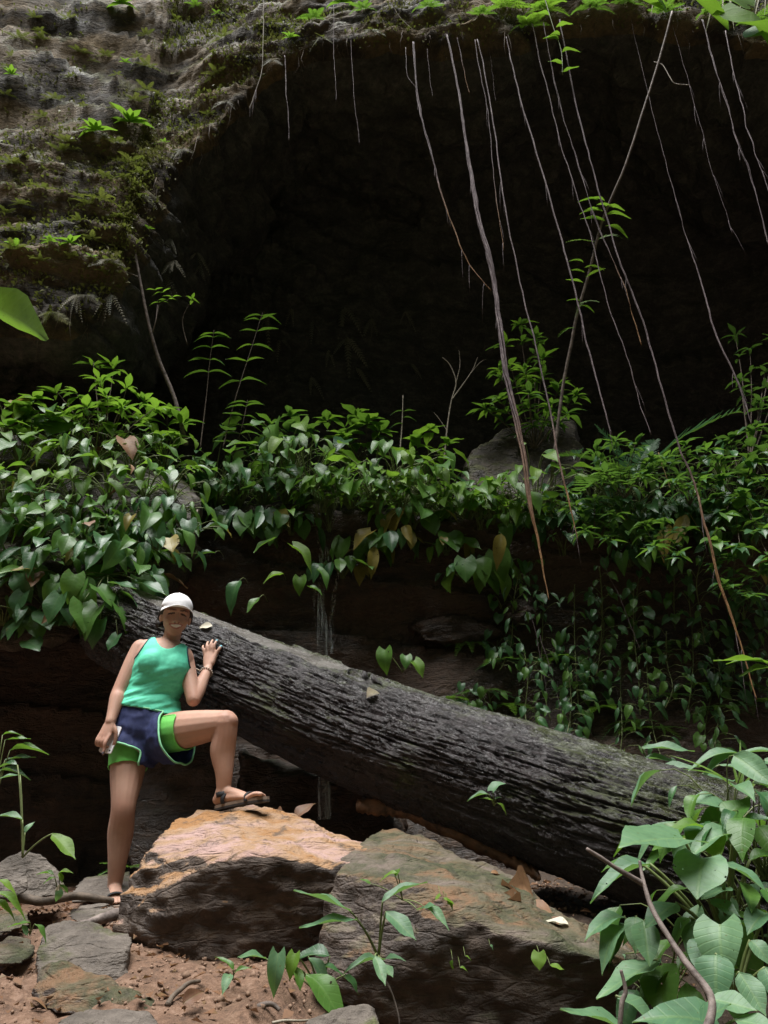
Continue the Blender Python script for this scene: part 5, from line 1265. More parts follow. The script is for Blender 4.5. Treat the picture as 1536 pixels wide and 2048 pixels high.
# ------------------------------------------------------------------ aerial roots
m, t, out = newmat('aerial_root_skin'); N = NT(t)
ta_ = N.n('ShaderNodeAttribute', attribute_name='tip'); rn = N.noise(45, 5, .7, N.coord((1, 1, .35)))
cg = N.ramp(rn, [(.3, (.05, .036, .04)), (.55, (.14, .105, .11)), (.75, (.30, .255, .25))]); co = N.ramp(rn, [(.3, (.10, .045, .02)), (.6, (.26, .14, .055)), (.75, (.42, .31, .14))])
N.pbsdf(N.mix(ta_.outputs['Fac'], cg, co), .7, N.bump(rn, .008, .8), .35, out); M['root_blend'] = m
def aroot(pts, D, r, label, mat='root_grey', tip=None, strands=1, group=None, wob=0.01, name='aerial_root'):
    """pts in photo pixels, hanging in the plane at distance D; tip = index from which the root turns orange"""
    A = smooth_path([list(P(x_, y_, D)) for x_, y_ in pts], 10); n_ = len(A)
    sd = pts[0][0] * .37; rs = None
    r = np.asarray(r) * .74 if hasattr(r, '__len__') else r * .74
    A[:, :2] += wob * (1.8 * np.stack([fbm(A * 2.5 + sd, 3), fbm(A * 2.5 + 77 + sd, 3)], 1) + .7 * np.stack([fbm(A * 9 + sd, 2), fbm(A * 9 + 77 + sd, 2)], 1))
    rs = np.interp(np.linspace(0, 1, n_), np.linspace(0, 1, len(r)), r) if hasattr(r, '__len__') else np.linspace(r, r * .55, n_)
    o = thing(name, label, 'root', A[-1], group)
    cut = n_ if tip is None else int(n_ * tip)
    ta = np.linspace(0, 1, n_)
    if len(pts) > 4:
        hb = MB()
        for k in range(6):
            i = RND.randrange(n_ // 6, n_ - 2); p = Vector(A[i]); e = p + Vector((RND.uniform(-.05, .05), RND.uniform(-.03, .03), -RND.uniform(.12, .4)))
            hb.tube(bez(p, p + Vector(((e.x - p.x) * .55, 0, -.04)), e, 5), [.0022, .002, .0017, .0014, .001], 4)
        so = tag(mk('rootlet', hb.v, hb.f, M['root_blend'], o), kind='stuff')
    for s_ in range(strands):
        if strands == 1: B = A; rr_ = rs
        else:
            ph_ = 6.283 * s_ / strands; ang = ph_ + ta * 16 + 1.4 * fbm(A * 1.3 + s_ * 5, 2)
            off = (rs * (0.66 + 0.45 * fbm(A * 2.6 + s_ * 9, 2)))[:, None] * np.stack([np.cos(ang), np.sin(ang), np.zeros(n_)], 1); B = A + off; rr_ = rs * (.30 + 0.16 * fbm(A * 9 + s_ * 3, 2)) + .0012
        v, f = tube([Vector(x) for x in B], list(rr_), 6); so = mk('strand', v, f, M['root_blend'] if mat == 'root_grey' else M[mat], o)
        if mat == 'root_grey':
            tv = np.clip((ta - (tip if tip else 2) + 0.10) / 0.22 + 0.25 * fbm(B * 7 + s_ * 3, 2), 0, 1) if tip else np.zeros(n_)
            at_ = so.data.attributes.new('tip', 'FLOAT', 'POINT'); at_.data.foreach_set('value', np.repeat(tv, 6).astype(np.float32))
    return o
np_rs = lambda *a_: np.array(a_)
aroot([(893, 70), (915, 170), (930, 260), (950, 400), (970, 490), (985, 560), (1005, 700), (1030, 830), (1060, 1000), (1078, 1090), (1097, 1200)], 5.15, np.array([.010, .012, .016, .024, .027, .029, .029, .027, .020, .010, .002]), 'thickest hanging root, a twisted grey rope with orange lower end', tip=.76, strands=7)
aroot([(828, 85), (835, 190), (852, 270), (870, 340), (885, 400), (930, 510), (982, 582)], 5.2, np.array([.012, .013, .012, .010, .008, .005, .004]), 'hanging root left of the thickest one, curving right to join it', tip=.62, strands=3)
aroot([(812, 95), (815, 150), (833, 180), (836, 220)], 5.2, .004, 'short curled rootlet at the overhang beside the left hanging root')
aroot([(948, 80), (968, 190), (980, 270), (992, 390), (1008, 500)], 5.25, .006, 'thin root ending in mid-air right of the thickest root', tip=.75)
aroot([(955, 80), (985, 230), (1010, 420), (1050, 600), (1090, 780), (1118, 920), (1140, 1010), (1157, 1080)], 5.15, np.array([.007, .008, .008, .008, .009, .010, .008, .002]), 'straight thin root right of the thickest, reaching below the ledge', tip=.72)
aroot([(1010, 75), (1025, 140), (1050, 230), (1110, 430), (1155, 600), (1190, 740), (1222, 870)], 5.2, np.array([.007, .009, .010, .010, .010, .009, .006]), 'long grey root passing behind the leaning sapling')
aroot([(1062, 45), (1095, 180), (1135, 330), (1180, 470), (1215, 600), (1260, 740), (1305, 870)], 5.25, .008, 'long thin root, second right of the leaf tuft on the sapling')
aroot([(1085, 45), (1110, 170), (1145, 290), (1188, 430), (1225, 520), (1250, 580), (1283, 690)], 5.2, .008, 'root with frayed orange end right of the sapling leaf tuft', tip=.7, strands=2)
aroot([(1118, 40), (1160, 240), (1200, 390), (1240, 520), (1275, 610), (1310, 730), (1352, 880), (1385, 960), (1410, 1050), (1440, 1170), (1475, 1270), (1512, 1400)], 5.15, np.array([.008, .008, .008, .008, .008, .007, .007, .008, .012, .013, .010, .003]), 'longest root at right, ending low in a frayed orange bundle', tip=.66, strands=4)
aroot([(1405, 40), (1430, 130), (1455, 215), (1475, 280), (1500, 350), (1540, 490)], 5.0, .010, 'root at upper right edge crossing out of frame', strands=2)
aroot([(1450, 60), (1475, 180), (1500, 280), (1525, 350), (1570, 480)], 4.95, .007, 'second root at upper right edge beyond the first')
aroot([(1262, 40), (1310, 240), (1360, 430), (1388, 520), (1412, 600), (1440, 690), (1472, 760), (1500, 850)], 5.3, np.array([.003, .003, .004, .007, .010, .011, .010, .005]), 'grey root in front of dark cave at right, left of twiggy shrub')
aroot([(1345, 50), (1395, 230), (1432, 370), (1450, 420), (1464, 465)], 5.2, .003, 'hair-thin root hanging free at the far right')
aroot([(1318, 905), (1345, 990), (1380, 1030), (1420, 1090)], 5.7, .005, 'thin orange root trailing over the ferns at right', mat='root_tip')
aroot([(528, -20), (527, 60), (524, 130), (512, 180), (499, 218)], 5.35, .006, 'pale wavy root hanging at the top left of the cave', mat='vine')
aroot([(568, 110), (573, 170), (579, 282)], 5.5, .006, 'thin straight root under the overhang left of the dangling pair', strands=2)
aroot([(668, 10), (667, 90), (672, 205)], 5.4, .0045, 'thin grey root, left of the pair hanging near the top centre')
aroot([(702, 75), (708, 180), (719, 292)], 5.45, .004, 'thin grey root, right of the pair hanging near the top centre')
aroot([(915, 75), (925, 130), (938, 188)], 5.3, .005, 'short dangling rootlet just right of the thickest root', tip=.5)
aroot([(975, 78), (984, 140), (992, 205)], 5.4, .0035, 'short hair-thin rootlet under the overhang right of centre')
aroot([(855, 100), (860, 150), (867, 192)], 5.35, .004, 'short rootlet between the left hanging root and the thickest')
aroot([(1060, 1225), (1075, 1290), (1092, 1390)], 6.0, .004, 'thin pale rootlet on the wall below the thickest root tip')
aroot([(1080, 1270), (1110, 1370), (1135, 1490)], 6.0, .004, 'long thin rootlet on the wall reaching towards the log')
aroot([(1200, 1110), (1240, 1200), (1280, 1300)], 5.75, .004, 'thin rootlet among the dark creepers at right')
aroot([(780, 0), (800, 35), (833, 66)], 5.3, .005, 'pale root curling over the overhang edge at top centre', mat='vine')
# trailing leafy vine at top right of centre
o = thing('hanging_vine', 'leafy green vine trailing from the overhang at top right of centre', 'vine', P(1125, 150, 5.1))
path = smooth_path([list(P(*q)) for q in [(1085, -20, 5.1), (1105, 50, 5.1), (1122, 100, 5.1), (1125, 150, 5.1)]], 6); v, f = tube([Vector(x) for x in path], .005, 5); mk('stem', v, f, M['stem'], o)
for k, q in enumerate([(1098, 30, 5.1), (1112, 55, 5.1), (1118, 80, 5.1), (1123, 105, 5.1), (1124, 128, 5.1), (1124, 145, 5.1), (1120, 70, 5.1)]):
    put_leaf(o, P(*q), Vector((1 if k % 2 else -1, -.5, RND.uniform(-.2, .3))), .16, (0, -.6, 1), 'ovate', 'leaf_bright', .8)

# ------------------------------------------------------------------ growth on the cliff
# moss and tiny leaves: too many to count -> stuff
JC = cvb[4] + 2
SUB = CL[20:, :JC]; SN = CLN[20:, :JC]
sx_, sy_ = proj_np(SUB.reshape(-1, 3)); vis = np.where((sx_ > -80) & (sx_ < 1620) & (sy_ > -120) & (sy_ < 700))[0]
SP = SUB.reshape(-1, 3)[vis]; SNv = SN.reshape(-1, 3)[vis]
nrng = np.random.default_rng(5)
def scatter(n, thr, freq, seed):
    d_ = fbm(SP * freq + seed, 3); ok = np.where(d_ > thr)[0]; return nrng.choice(ok, n)
def tuft_mesh(name, n, thr, mat, size, label_seed, freq=1.1):
    ids = scatter(n, thr, freq, label_seed); V = []; F = []
    base = SP[ids] + nrng.normal(0, .02, (n, 3)); nr_ = SNv[ids]
    for i in range(n):
        b = Vector(base[i]); d = (Vector(nr_[i]) * nrng.uniform(.3, 1.0) + Vector(nrng.normal(0, .6, 3)) + Vector((0, -.2, .25))).normalized()
        L_ = size * nrng.uniform(.5, 1.3); s_ = d.cross(Vector(nrng.normal(0, 1, 3))).normalized() * L_ * nrng.uniform(.16, .32)
        k0 = len(V); mid_ = b + d * L_ * .5 + Vector((0, 0, .1 * L_)); V += [b, mid_ + s_, b + d * L_ - Vector((0, 0, .25 * L_)), mid_ - s_]; F.append((k0, k0 + 1, k0 + 2, k0 + 3))
    o = mk(name, [tuple(x) for x in V], np.array(F), mat, None, (0, 0, 0), smooth=False)
    uvl = o.data.uv_layers.new(name='UVMap'); uvl.data.foreach_set('uv', np.tile(np.array([.5, 0, .9, .5, .5, 1, .1, .5], dtype=np.float32), n))
    return o
o = tuft_mesh('moss', 13000, 0.04, M['moss_leaf'], 0.045, 3); tag(o, 'yellow-green moss and tiny ferns covering the upper left cliff', 'moss', kind='stuff')
o = tuft_mesh('dry_moss', 11000, -0.0, M['moss_leaf2'], 0.045, 8); tag(o, 'brownish dry moss and rootlets covering the cliff rock', 'moss', kind='stuff')
CPX, CPY = proj_np(SP)
def cliff_at(px, py):
    d2 = (CPX - px) ** 2 + (CPY - py) ** 2; c_ = np.where(d2 < d2.min() + 60)[0]; i = c_[SP[c_, 1].argmin()]; return Vector(SP[i]), Vector(SNv[i])
# individually visible ferns and small plants on the cliff
for i in range(64):
    for tr_ in range(8):
        px = RND.uniform(-10, 560); py = RND.uniform(5, 600)
        lim = np.interp(px, [0, 200, 280, 330, 430, 520, 600], [600, 590, 430, 330, 240, 140, 90])
        if py < lim - 10: break
    p, n_ = cliff_at(px, py)
    zone = ('top left corner' if py < 160 and px < 260 else 'cliff top left of the cave' if py < 200 else 'middle of the left cliff' if py < 400 else 'lower left cliff')
    fern(p, 'small fern on the ' + zone, RND.choice([4, 5, 6]), RND.uniform(.08, .19), 'moss_leaf' if RND.random() < .8 else 'leaf_bright', 'small ferns on the ' + zone, rise=.15, facing=(n_.x, n_.y, 0))
for px, py, n, L_, lab in [(195, 275, 7, .22, 'bright long-leaved tuft sprouting from the left cliff, left one'), (268, 245, 8, .24, 'bright long-leaved tuft sprouting from the left cliff, right one'), (150, 490, 6, .13, 'small bright leafy sprig on the lower left cliff'), (310, 465, 4, .09, 'tiny bright sprig above the dark recess'), (30, 160, 6, .12, 'yellow leafy sprig at the left edge of the cliff'), (245, 130, 5, .10, 'pale green sprig high on the left cliff'), (680, 12, 7, .22, 'green leafy tuft at the top edge of the frame near centre'), (245, 15, 8, .2, 'bright fern-like tuft at the top edge left of centre'), (575, 85, 5, .1, 'small sprig on the overhang edge above the left roots')]:
    p, n_ = cliff_at(px, py); o = thing('leafy_tuft', lab, 'plant', p)
    for k in range(n):
        a_ = rad(100) * (-1 + 2 * (k + .5) / n); d = Matrix.Rotation(a_, 3, 'Z') @ Vector((n_.x * .3, -1, 0)); d.z = RND.uniform(-.1, .5)
        put_leaf(o, p + Vector((0, -.03, 0)), d, L_ * RND.uniform(.7, 1.1), (0, -.5, 1), 'lance', 'leaf_bright', 1.15)
# greenery on the overhang at top right
for px, py, L_ in [(1010, 20, .3), (1050, 50, .3), (1090, 25, .28), (1180, 20, .3), (960, 30, .22), (1250, 15, .25), (1420, 30, .3), (1500, 50, .3), (1320, 30, .25), (630, 30, .2), (720, 20, .2), (850, 20, .18)]:
    p, n_ = cliff_at(px, py); fern(p, 'fern hanging from the top of the overhang', 6, L_, 'leaf_bright' if 1000 < px < 1100 else 'leaf_mid', 'ferns along the overhang top', rise=-.1, facing=(0, -1, 0), cone=80)
# drooping pale ferns hanging inside the cave and on the left pillar
CW = CL[:, cvb[4] + 4:cvb[10]].reshape(-1, 3); CWX, CWY = proj_np(CW)
def cave_at(px, py):
    d2 = (CWX - px) ** 2 + (CWY - py) ** 2; c_ = np.where(d2 < d2.min() + 60)[0]; return Vector(CW[c_[CW[c_, 1].argmin()]])
o_ = None
for px, py, L_ in [(632, 660, .5), (690, 640, .55), (700, 690, .55), (715, 755, .5), (620, 770, .5), (560, 700, .45), (820, 640, .45), (830, 740, .4), (540, 650, .4), (655, 720, .4), (745, 660, .4), (590, 640, .4)]:
    p = cave_at(px, py); fern(p + Vector((0, -.05, .1)), 'drooping grey-green fern on the dark cave wall', RND.choice((2, 3, 4)), L_ * RND.uniform(.5, 1.1), 'frond_dry', 'drooping ferns on the cave wall', kind='frondh', rise=-2.2, cone=95)
for px, py in [(345, 490), (355, 530), (395, 520), (405, 540), (335, 560), (240, 605), (165, 600)]:
    p = cave_at(px, py) if px > 300 else cliff_at(px, py)[0]
    fern(p + Vector((0, -.05, .02)), 'dry drooping fern at the left of the cave mouth', 5, .26, 'frond_dry', 'dry ferns on the left pillar', kind='frondh', rise=-2.0, cone=95)
# fringe of rootlets and moss hanging from the lip
V = []; F = []
for i in range(260):
    px = RND.uniform(40, 1500); yy = np.interp(px, [a_[0] for a_ in LIP], [a_[1] for a_ in LIP]) + RND.uniform(-14, 10)
    p = cliff_at(px, yy)[0] + Vector((0, RND.uniform(-.02, .12), .03)); L_ = RND.choice((.05, .08, .12, .2, .35)) * RND.uniform(.6, 1.2)
    q1 = p + Vector((RND.uniform(-.03, .03), RND.uniform(-.03, .03), -L_ * .5)); q2 = p + Vector((RND.uniform(-.05, .05), RND.uniform(-.04, .04), -L_))
    v, f = tube([p, q1, q2], [.004, .003, .0015], 4); k0 = len(V); V += v; F += [tuple(x_ + k0 for x_ in q_) for q_ in f if len(q_) == 4]
tag(mk('root_fringe', [tuple(x_) for x_ in V], np.array(F), M['woody'], None, (0, 0, 0)), 'ragged fringe of fine rootlets along the cave lip', 'roots', kind='stuff')
for px, dy, L_ in [(60, -15, .2), (110, -10, .22), (180, -20, .2), (225, -30, .18), (290, -25, .18), (360, -20, .2), (450, -20, .18), (540, -18, .16), (640, -12, .16), (740, -10, .18)]:
    yy = np.interp(px, [a_[0] for a_ in LIP], [a_[1] for a_ in LIP]) + dy; p, n_ = cliff_at(px, yy)
    fern(p + Vector((0, -.03, 0)), 'small fern drooping over the cave lip', 5, L_, 'moss_leaf' if px % 3 else 'frond_dry', 'small ferns drooping over the cave lip', rise=-.6, facing=(0, -1, 0), cone=90)
# near leaves reaching into the frame
plant_px('vine', 'broad backlit vine leaves and dry white tendrils at the top right corner', (1560, -120, 3.0), [(1255, -25, 2.75, 1250, 34, 2.7, 1.3, 'leaf_bright', 'heart'), (1390, -15, 2.75, 1382, 60, 2.7, 1.15, 'leaf_bright', 'heart'), (1508, 25, 2.65, 1496, 118, 2.6, .85, 'leaf_bright', 'heart'), (1560, 50, 2.65, 1552, 125, 2.6, .85, 'leaf_mid', 'heart'), (1460, -30, 2.8, 1455, 20, 2.75, 1.0, 'leaf_bright', 'heart')], kind='heart', mat='leaf_bright', stem_r=.004, facing=Vector((0.1, 0.75, 0.6)))
o = thing('dry_grass', 'dry whitish grass blades dangling at the top right corner', 'grass', P(1500, -60, 2.9))
for tx, ty in [(1445, 35), (1465, 48), (1480, 30), (1510, 40), (1530, 22), (1418, 48), (1305, 22)]:
    b = P(tx + RND.uniform(-25, 25), -60, 2.9); t_ = P(tx, ty - 12, 2.85); put_leaf(o, b, t_ - b, (t_ - b).length, toward_cam(b), 'blade', 'leaf_white', .6, 'blade', 0)
o = thing('leaf_branch', 'long single green leaf reaching in at the left edge', 'leaf', P(-60, 585, 2.6))
b = P(-70, 590, 2.6); t_ = P(88, 684, 2.5); put_leaf(o, b, t_ - b + Vector((0, 0, .09)), (t_ - b).length * 1.22, Vector((0, .55, .8)), 'lance', 'leaf_bright', .75, var=1)
v, f = tube([b, P(-150, 560, 2.65), P(-300, 560, 2.8)], .004, 5); mk('stalk', v, f, M['stem'], o)

# ------------------------------------------------------------------ foreground plants
D0 = 2.75
fr = []
def FR(bx, by, tx, ty, w_, D=2.75, dt=-0.06, mat='leaf_pale', kind='ovate'): return (bx, by, D, tx, ty, D + dt, w_, mat, kind)
plant_px('broadleaf_plant', 'tall pale green broad-leaved plant at right, in front of the log', (1455, 1905, 2.85), [
    FR(1368, 1678, 1243, 1690, .85, 2.65, -.1, kind='heart'), FR(1420, 1695, 1494, 1574, .62, 2.8, .02, 'leaf_mid'), FR(1436, 1612, 1374, 1590, .95, 2.85, 0, kind='heart'), FR(1408, 1655, 1332, 1634, .42, 2.75, -.05, 'leaf_bright'),
    FR(1468, 1664, 1376, 1692, .45, 2.72), FR(1404, 1716, 1396, 1792, .95, 2.62, -.1, kind='heart'), FR(1460, 1775, 1405, 1800, .55, 2.7), FR(1448, 1728, 1545, 1780, .5, 2.6), FR(1375, 1775, 1296, 1796, .4, 2.75, 0, 'leaf_mid'),
    FR(1352, 1806, 1294, 1856, .62, 2.68), FR(1300, 1728, 1178, 1768, .32, 2.8), FR(1275, 1722, 1205, 1716, .5, 2.85, 0, 'leaf_mid'), FR(1425, 1665, 1430, 1712, .6, 2.75, -.1, 'leaf_bright'), FR(1480, 1650, 1545, 1625, .4, 2.8), FR(1500, 1720, 1560, 1700, .5, 2.75, 0, 'leaf_mid'), FR(1420, 1800, 1480, 1835, .55, 2.7), FR(1470, 1840, 1530, 1870, .5, 2.65, 0, 'leaf_mid'), FR(1380, 1835, 1330, 1880, .5, 2.75, 0, 'leaf_mid')], stem_r=.006)
plant_px('broadleaf_plant', 'low pale plant with hanging heart leaves at the right edge', (1470, 2010, 2.6), [
    FR(1440, 1850, 1438, 1932, .95, 2.5, -.08, kind='heart'), FR(1412, 1876, 1392, 1934, .7, 2.55), FR(1432, 1908, 1430, 1996, .78, 2.42, -.06), FR(1478, 1945, 1530, 2030, .6, 2.4), FR(1535, 1825, 1495, 1850, .7, 2.6), FR(1530, 1935, 1560, 2000, .7, 2.5), FR(1500, 1880, 1545, 1920, .6, 2.55)], stem_r=.005)
for bx, by, bD, n_, lab in [(1430, 1990, 2.95, 16, 'leafy plant crowded behind the forked dead branch'), (1330, 2020, 2.95, 14, 'leafy plant low between mossy boulder and dead branch'), (1500, 1830, 3.05, 16, 'leafy plant at the right edge under the big pale leaves'), (1465, 1690, 3.05, 14, 'leafy plant standing against the log where it leaves the frame'), (1525, 1740, 2.95, 16, 'leafy plant at the right edge covering the end of the log'), (1530, 1960, 2.85, 12, 'leafy plant in the right corner behind the hanging heart leaves')]:
    rosette(P(bx, by, bD), lab, n=n_, spread=.30, height=.26, leaf=.17, kind='ovate', mats=['leaf_mid', 'leaf_pale', 'leaf_mid', 'leaf_deep'], droop=.6, cone=120, tilt=.35, stem_r=.003)
plant_px('broadleaf_plant', 'large pale leaves filling the bottom right corner', (1400, 2120, 2.45), [
    FR(1455, 2070, 1320, 1972, .62, 2.3, -.05), FR(1232, 1992, 1362, 2062, .42, 2.35, -.02), FR(1262, 2062, 1126, 2022, .36, 2.35), FR(1420, 1998, 1512, 2024, .62, 2.35), FR(1470, 2040, 1560, 2065, .6, 2.3), FR(1380, 2060, 1460, 2010, .6, 2.3)], stem_r=.005)
plant_px('broadleaf_plant', 'mid-sized plant with notched leaves below the log at right', (1300, 1930, 2.8), [
    FR(1318, 1922, 1198, 1998, .46, 2.7), FR(1322, 1918, 1252, 1976, .40, 2.75), FR(1248, 1832, 1170, 1842, .55, 2.8), FR(1246, 1850, 1188, 1902, .5, 2.78), FR(1272, 1832, 1266, 1888, .6, 2.75), FR(1290, 1850, 1240, 1880, .5, 2.8, 0, 'leaf_mid')], stem_r=.004)
plant_px('broadleaf_plant', 'pale broad leaves growing behind the log at right', (1330, 1620, 4.0), [
    FR(1222, 1520, 1174, 1486, .6, 3.9, 0), FR(1196, 1514, 1248, 1494, .5, 3.85, 0, 'leaf_bright'), FR(1284, 1496, 1388, 1504, .28, 3.85, -.05), FR(1280, 1522, 1368, 1504, .3, 3.85), FR(1305, 1528, 1228, 1538, .45, 3.8), FR(1300, 1545, 1400, 1535, .3, 3.8), FR(1340, 1545, 1420, 1562, .35, 3.75), FR(1470, 1562, 1366, 1572, .42, 3.6), FR(1290, 1545, 1350, 1565, .4, 3.75, 0, 'leaf_mid'), FR(1180, 1508, 1130, 1500, .3, 3.95), FR(1440, 1530, 1500, 1545, .4, 3.7), FR(1500, 1580, 1560, 1610, .5, 3.5)], stem_r=.005)
o = thing('grass_tuft', 'tuft of narrow yellow-green grass blades behind the log at right edge', 'grass', P(1480, 1600, 3.4))
for tx, ty, dt in [(1490, 1500, 0), (1432, 1520, -.1), (1470, 1510, 0), (1530, 1545, -.1), (1545, 1560, -.1), (1500, 1520, .1), (1410, 1545, -.1), (1515, 1530, 0), (1455, 1540, -.2), (1540, 1600, -.2)]:
    b = P(1480, 1595, 3.4); t_ = P(tx, ty, 3.4 + dt); d = t_ - b; put_leaf(o, b, d + Vector((0, 0, .35 * d.length)), d.length * 1.25, (0, -.6, .6), 'blade', 'leaf_bright', 1.5, 'blade')
for tx, ty in [(1385, 1484), (1560, 1490), (1395, 1512)]:
    b = P(1480, 1508, 3.45); t_ = P(tx, ty, 3.4); put_leaf(o, b, t_ - b, (t_ - b).length, (0, -.5, 1), 'lance', 'leaf_pale', .8)
v, f = tube([P(1480, 1600, 3.4), P(1482, 1550, 3.42), P(1480, 1506, 3.45)], .004, 5); mk('stem', v, f, M['stem'], o)
plant_px('arrow_leaf_plant', 'arrow-leaved plant on long stalks in front of the boulders', (757, 1915, 2.85), [
    FR(700, 1822, 590, 1782, .30, 2.7, -.05), FR(713, 1840, 602, 1858, .28, 2.7, -.08), FR(765, 1804, 850, 1754, .28, 2.75, .02), FR(772, 1824, 829, 1880, .45, 2.7, -.05), FR(758, 1918, 690, 1928, .26, 2.75), FR(750, 1912, 770, 1970, .36, 2.72), FR(762, 1924, 798, 1898, .4, 2.8), FR(768, 1930, 785, 1955, .4, 2.75)], mat='leaf_pale', stem_r=.0035)
plant_px('broadleaf_plant', 'low cluster of glossy leaves on the soil under the boulder', (640, 1990, 2.8), [
    FR(556, 1908, 546, 1984, .5, 2.65, -.04, kind='heart'), FR(532, 1918, 480, 1906, .36, 2.75), FR(590, 1908, 577, 1952, .62, 2.65, -.03, 'leaf_bright', 'heart'), FR(612, 1948, 702, 2022, .5, 2.6, -.08, 'leaf_mid'), FR(594, 1936, 602, 1978, .5, 2.65, -.03, 'leaf_mid'), FR(660, 1912, 584, 1904, .5, 2.8, 0, 'leaf_deep'), FR(617, 1914, 668, 1962, .36, 2.7, -.04), FR(690, 1950, 720, 1985, .6, 2.75, 0, 'leaf_deep'), FR(640, 1935, 690, 1930, .5, 2.78, 0, 'leaf_deep')], mat='leaf_pale', stem_r=.003)
plant_px('broadleaf_plant', 'small plant with curled leaves left of the glossy cluster', (465, 1960, 2.95), [FR(468, 1940, 440, 1902, .3, 2.9, 0, 'leaf_mid'), FR(470, 1945, 500, 1930, .35, 2.9, 0, 'leaf_mid'), FR(460, 1948, 448, 1968, .5, 2.85)], stem_r=.002)
plant_px('seedling', 'small sprig of round leaves rooted on the mossy boulder face', (805, 1800, 2.98), [FR(795, 1745, 758, 1750, .35, 2.9, 0, 'leaf_bright'), FR(790, 1752, 800, 1736, .7, 2.9, 0, 'leaf_bright'), FR(835, 1820, 870, 1812, .5, 2.9), FR(850, 1815, 898, 1845, .35, 2.88), FR(742, 1768, 720, 1758, .5, 2.95, 0, 'leaf_mid')], stem_r=.002)
plant_px('seedling', 'little heart-leaved seedling growing on the middle of the log', (988, 1612, 3.62), [FR(986, 1582, 1004, 1554, .8, 3.58, 0, 'leaf_pale', 'heart'), FR(996, 1606, 1018, 1622, .62, 3.56, 0, 'leaf_bright'), FR(976, 1588, 934, 1592, .32, 3.58, 0), FR(985, 1600, 958, 1597, .4, 3.58, 0, 'leaf_bright'), FR(992, 1598, 1002, 1592, .7, 3.57, 0, 'leaf_pale', 'heart')], stem_r=.002)
plant_px('creeping_plant', 'tiny round-leaved creeper on the dark front of the mossy boulder', (1060, 1900, 2.86), [FR(1078, 1905, 1078, 1938, .95, 2.82, -.02, 'leaf_bright', 'heart'), FR(1100, 1930, 1128, 1940, .5, 2.82, 0, 'leaf_bright'), FR(980, 1890, 990, 1898, .9, 2.86, 0, 'leaf_pale'), FR(905, 1920, 900, 1938, .6, 2.86, 0, 'leaf_bright'), FR(930, 1912, 944, 1916, .6, 2.86, 0, 'leaf_bright'), FR(920, 1935, 936, 1936, .6, 2.86, 0, 'leaf_bright'), FR(880, 1790, 870, 1800, .8, 2.92, 0, 'leaf_bright', 'heart'), FR(890, 1800, 912, 1806, .7, 2.92, 0, 'leaf_bright', 'heart'), FR(895, 1805, 910, 1815, .8, 2.92, 0, 'leaf_bright', 'heart')], stem_r=.001, short=.1)
# left edge
plant_px('broadleaf_plant', 'drooping bright leaf on a thin stalk beside the rounded rock at left', (45, 1715, 3.8), [FR(104, 1668, 148, 1718, .4, 3.7, -.05, 'leaf_bright'), FR(50, 1665, 62, 1640, .5, 3.8, 0), FR(45, 1640, -10, 1625, .3, 3.8, 0), FR(40, 1550, -10, 1560, .4, 3.85), FR(35, 1530, -15, 1520, .3, 3.9, 0, 'leaf_deep')], stem_r=.004)
plant_px('fern_plant', 'dark leafy sprays at the left edge below the rock', (-20, 1640, 4.3), [FR(10, 1480, 60, 1478, .25, 4.3, 0, 'leaf_mid'), FR(20, 1500, 95, 1490, .2, 4.3, 0, 'leaf_mid'), FR(10, 1520, 70, 1515, .22, 4.3, 0, 'leaf_deep'), FR(5, 1470, 40, 1455, .3, 4.3, 0, 'leaf_mid'), FR(0, 1540, 60, 1545, .25, 4.3, 0, 'leaf_deep')], stem_r=.003)
plant_px('seedling', 'small yellow-green seedling beside the rock in front of the hollow', (118, 1800, 3.7), [FR(118, 1745, 145, 1740, .5, 3.65, 0, 'leaf_bright'), FR(118, 1745, 125, 1765, .6, 3.65, 0, 'leaf_bright'), FR(116, 1782, 118, 1802, .95, 3.62, 0, 'leaf_pale', 'heart'), FR(110, 1755, 85, 1765, .3, 3.65, 0, 'leaf_mid'), FR(108, 1750, 75, 1740, .3, 3.68, 0, 'leaf_mid'), FR(120, 1770, 138, 1785, .6, 3.66, 0, 'leaf_mid')], stem_r=.002)
plant_px('seedling', 'bright small leaves in the lower left above the grey block', (60, 1870, 3.2), [FR(70, 1848, 100, 1872, .4, 3.1, 0, 'leaf_mid'), FR(60, 1845, 15, 1855, .4, 3.1, 0, 'leaf_mid'), FR(45, 1850, 55, 1872, .5, 3.1, 0, 'leaf_pale')], stem_r=.002)
plant_px('broadleaf_plant', 'yellow-green blades poking in at the left edge over the root', (-30, 1830, 3.3), [FR(-10, 1785, 60, 1808, .25, 3.2, 0, 'leaf_bright'), FR(-10, 1760, 40, 1775, .35, 3.25, 0, 'leaf_bright'), FR(-15, 1800, 35, 1820, .3, 3.2, 0, 'leaf_bright')], stem_r=.002)
fern(P(255, 1735, 4.45), 'small fern in the dark gap beside the standing leg', 5, .16, 'leaf_mid', rise=.3)
plant_px('broadleaf_plant', 'long bright leaf blades entering at right edge above the log', (1580, 1345, 3.6), [FR(1536, 1325, 1430, 1322, .18, 3.5, 0, 'leaf_bright'), FR(1540, 1330, 1465, 1300, .2, 3.5, 0, 'leaf_bright'), FR(1545, 1335, 1480, 1345, .2, 3.5, 0, 'leaf_bright')], stem_r=.003)

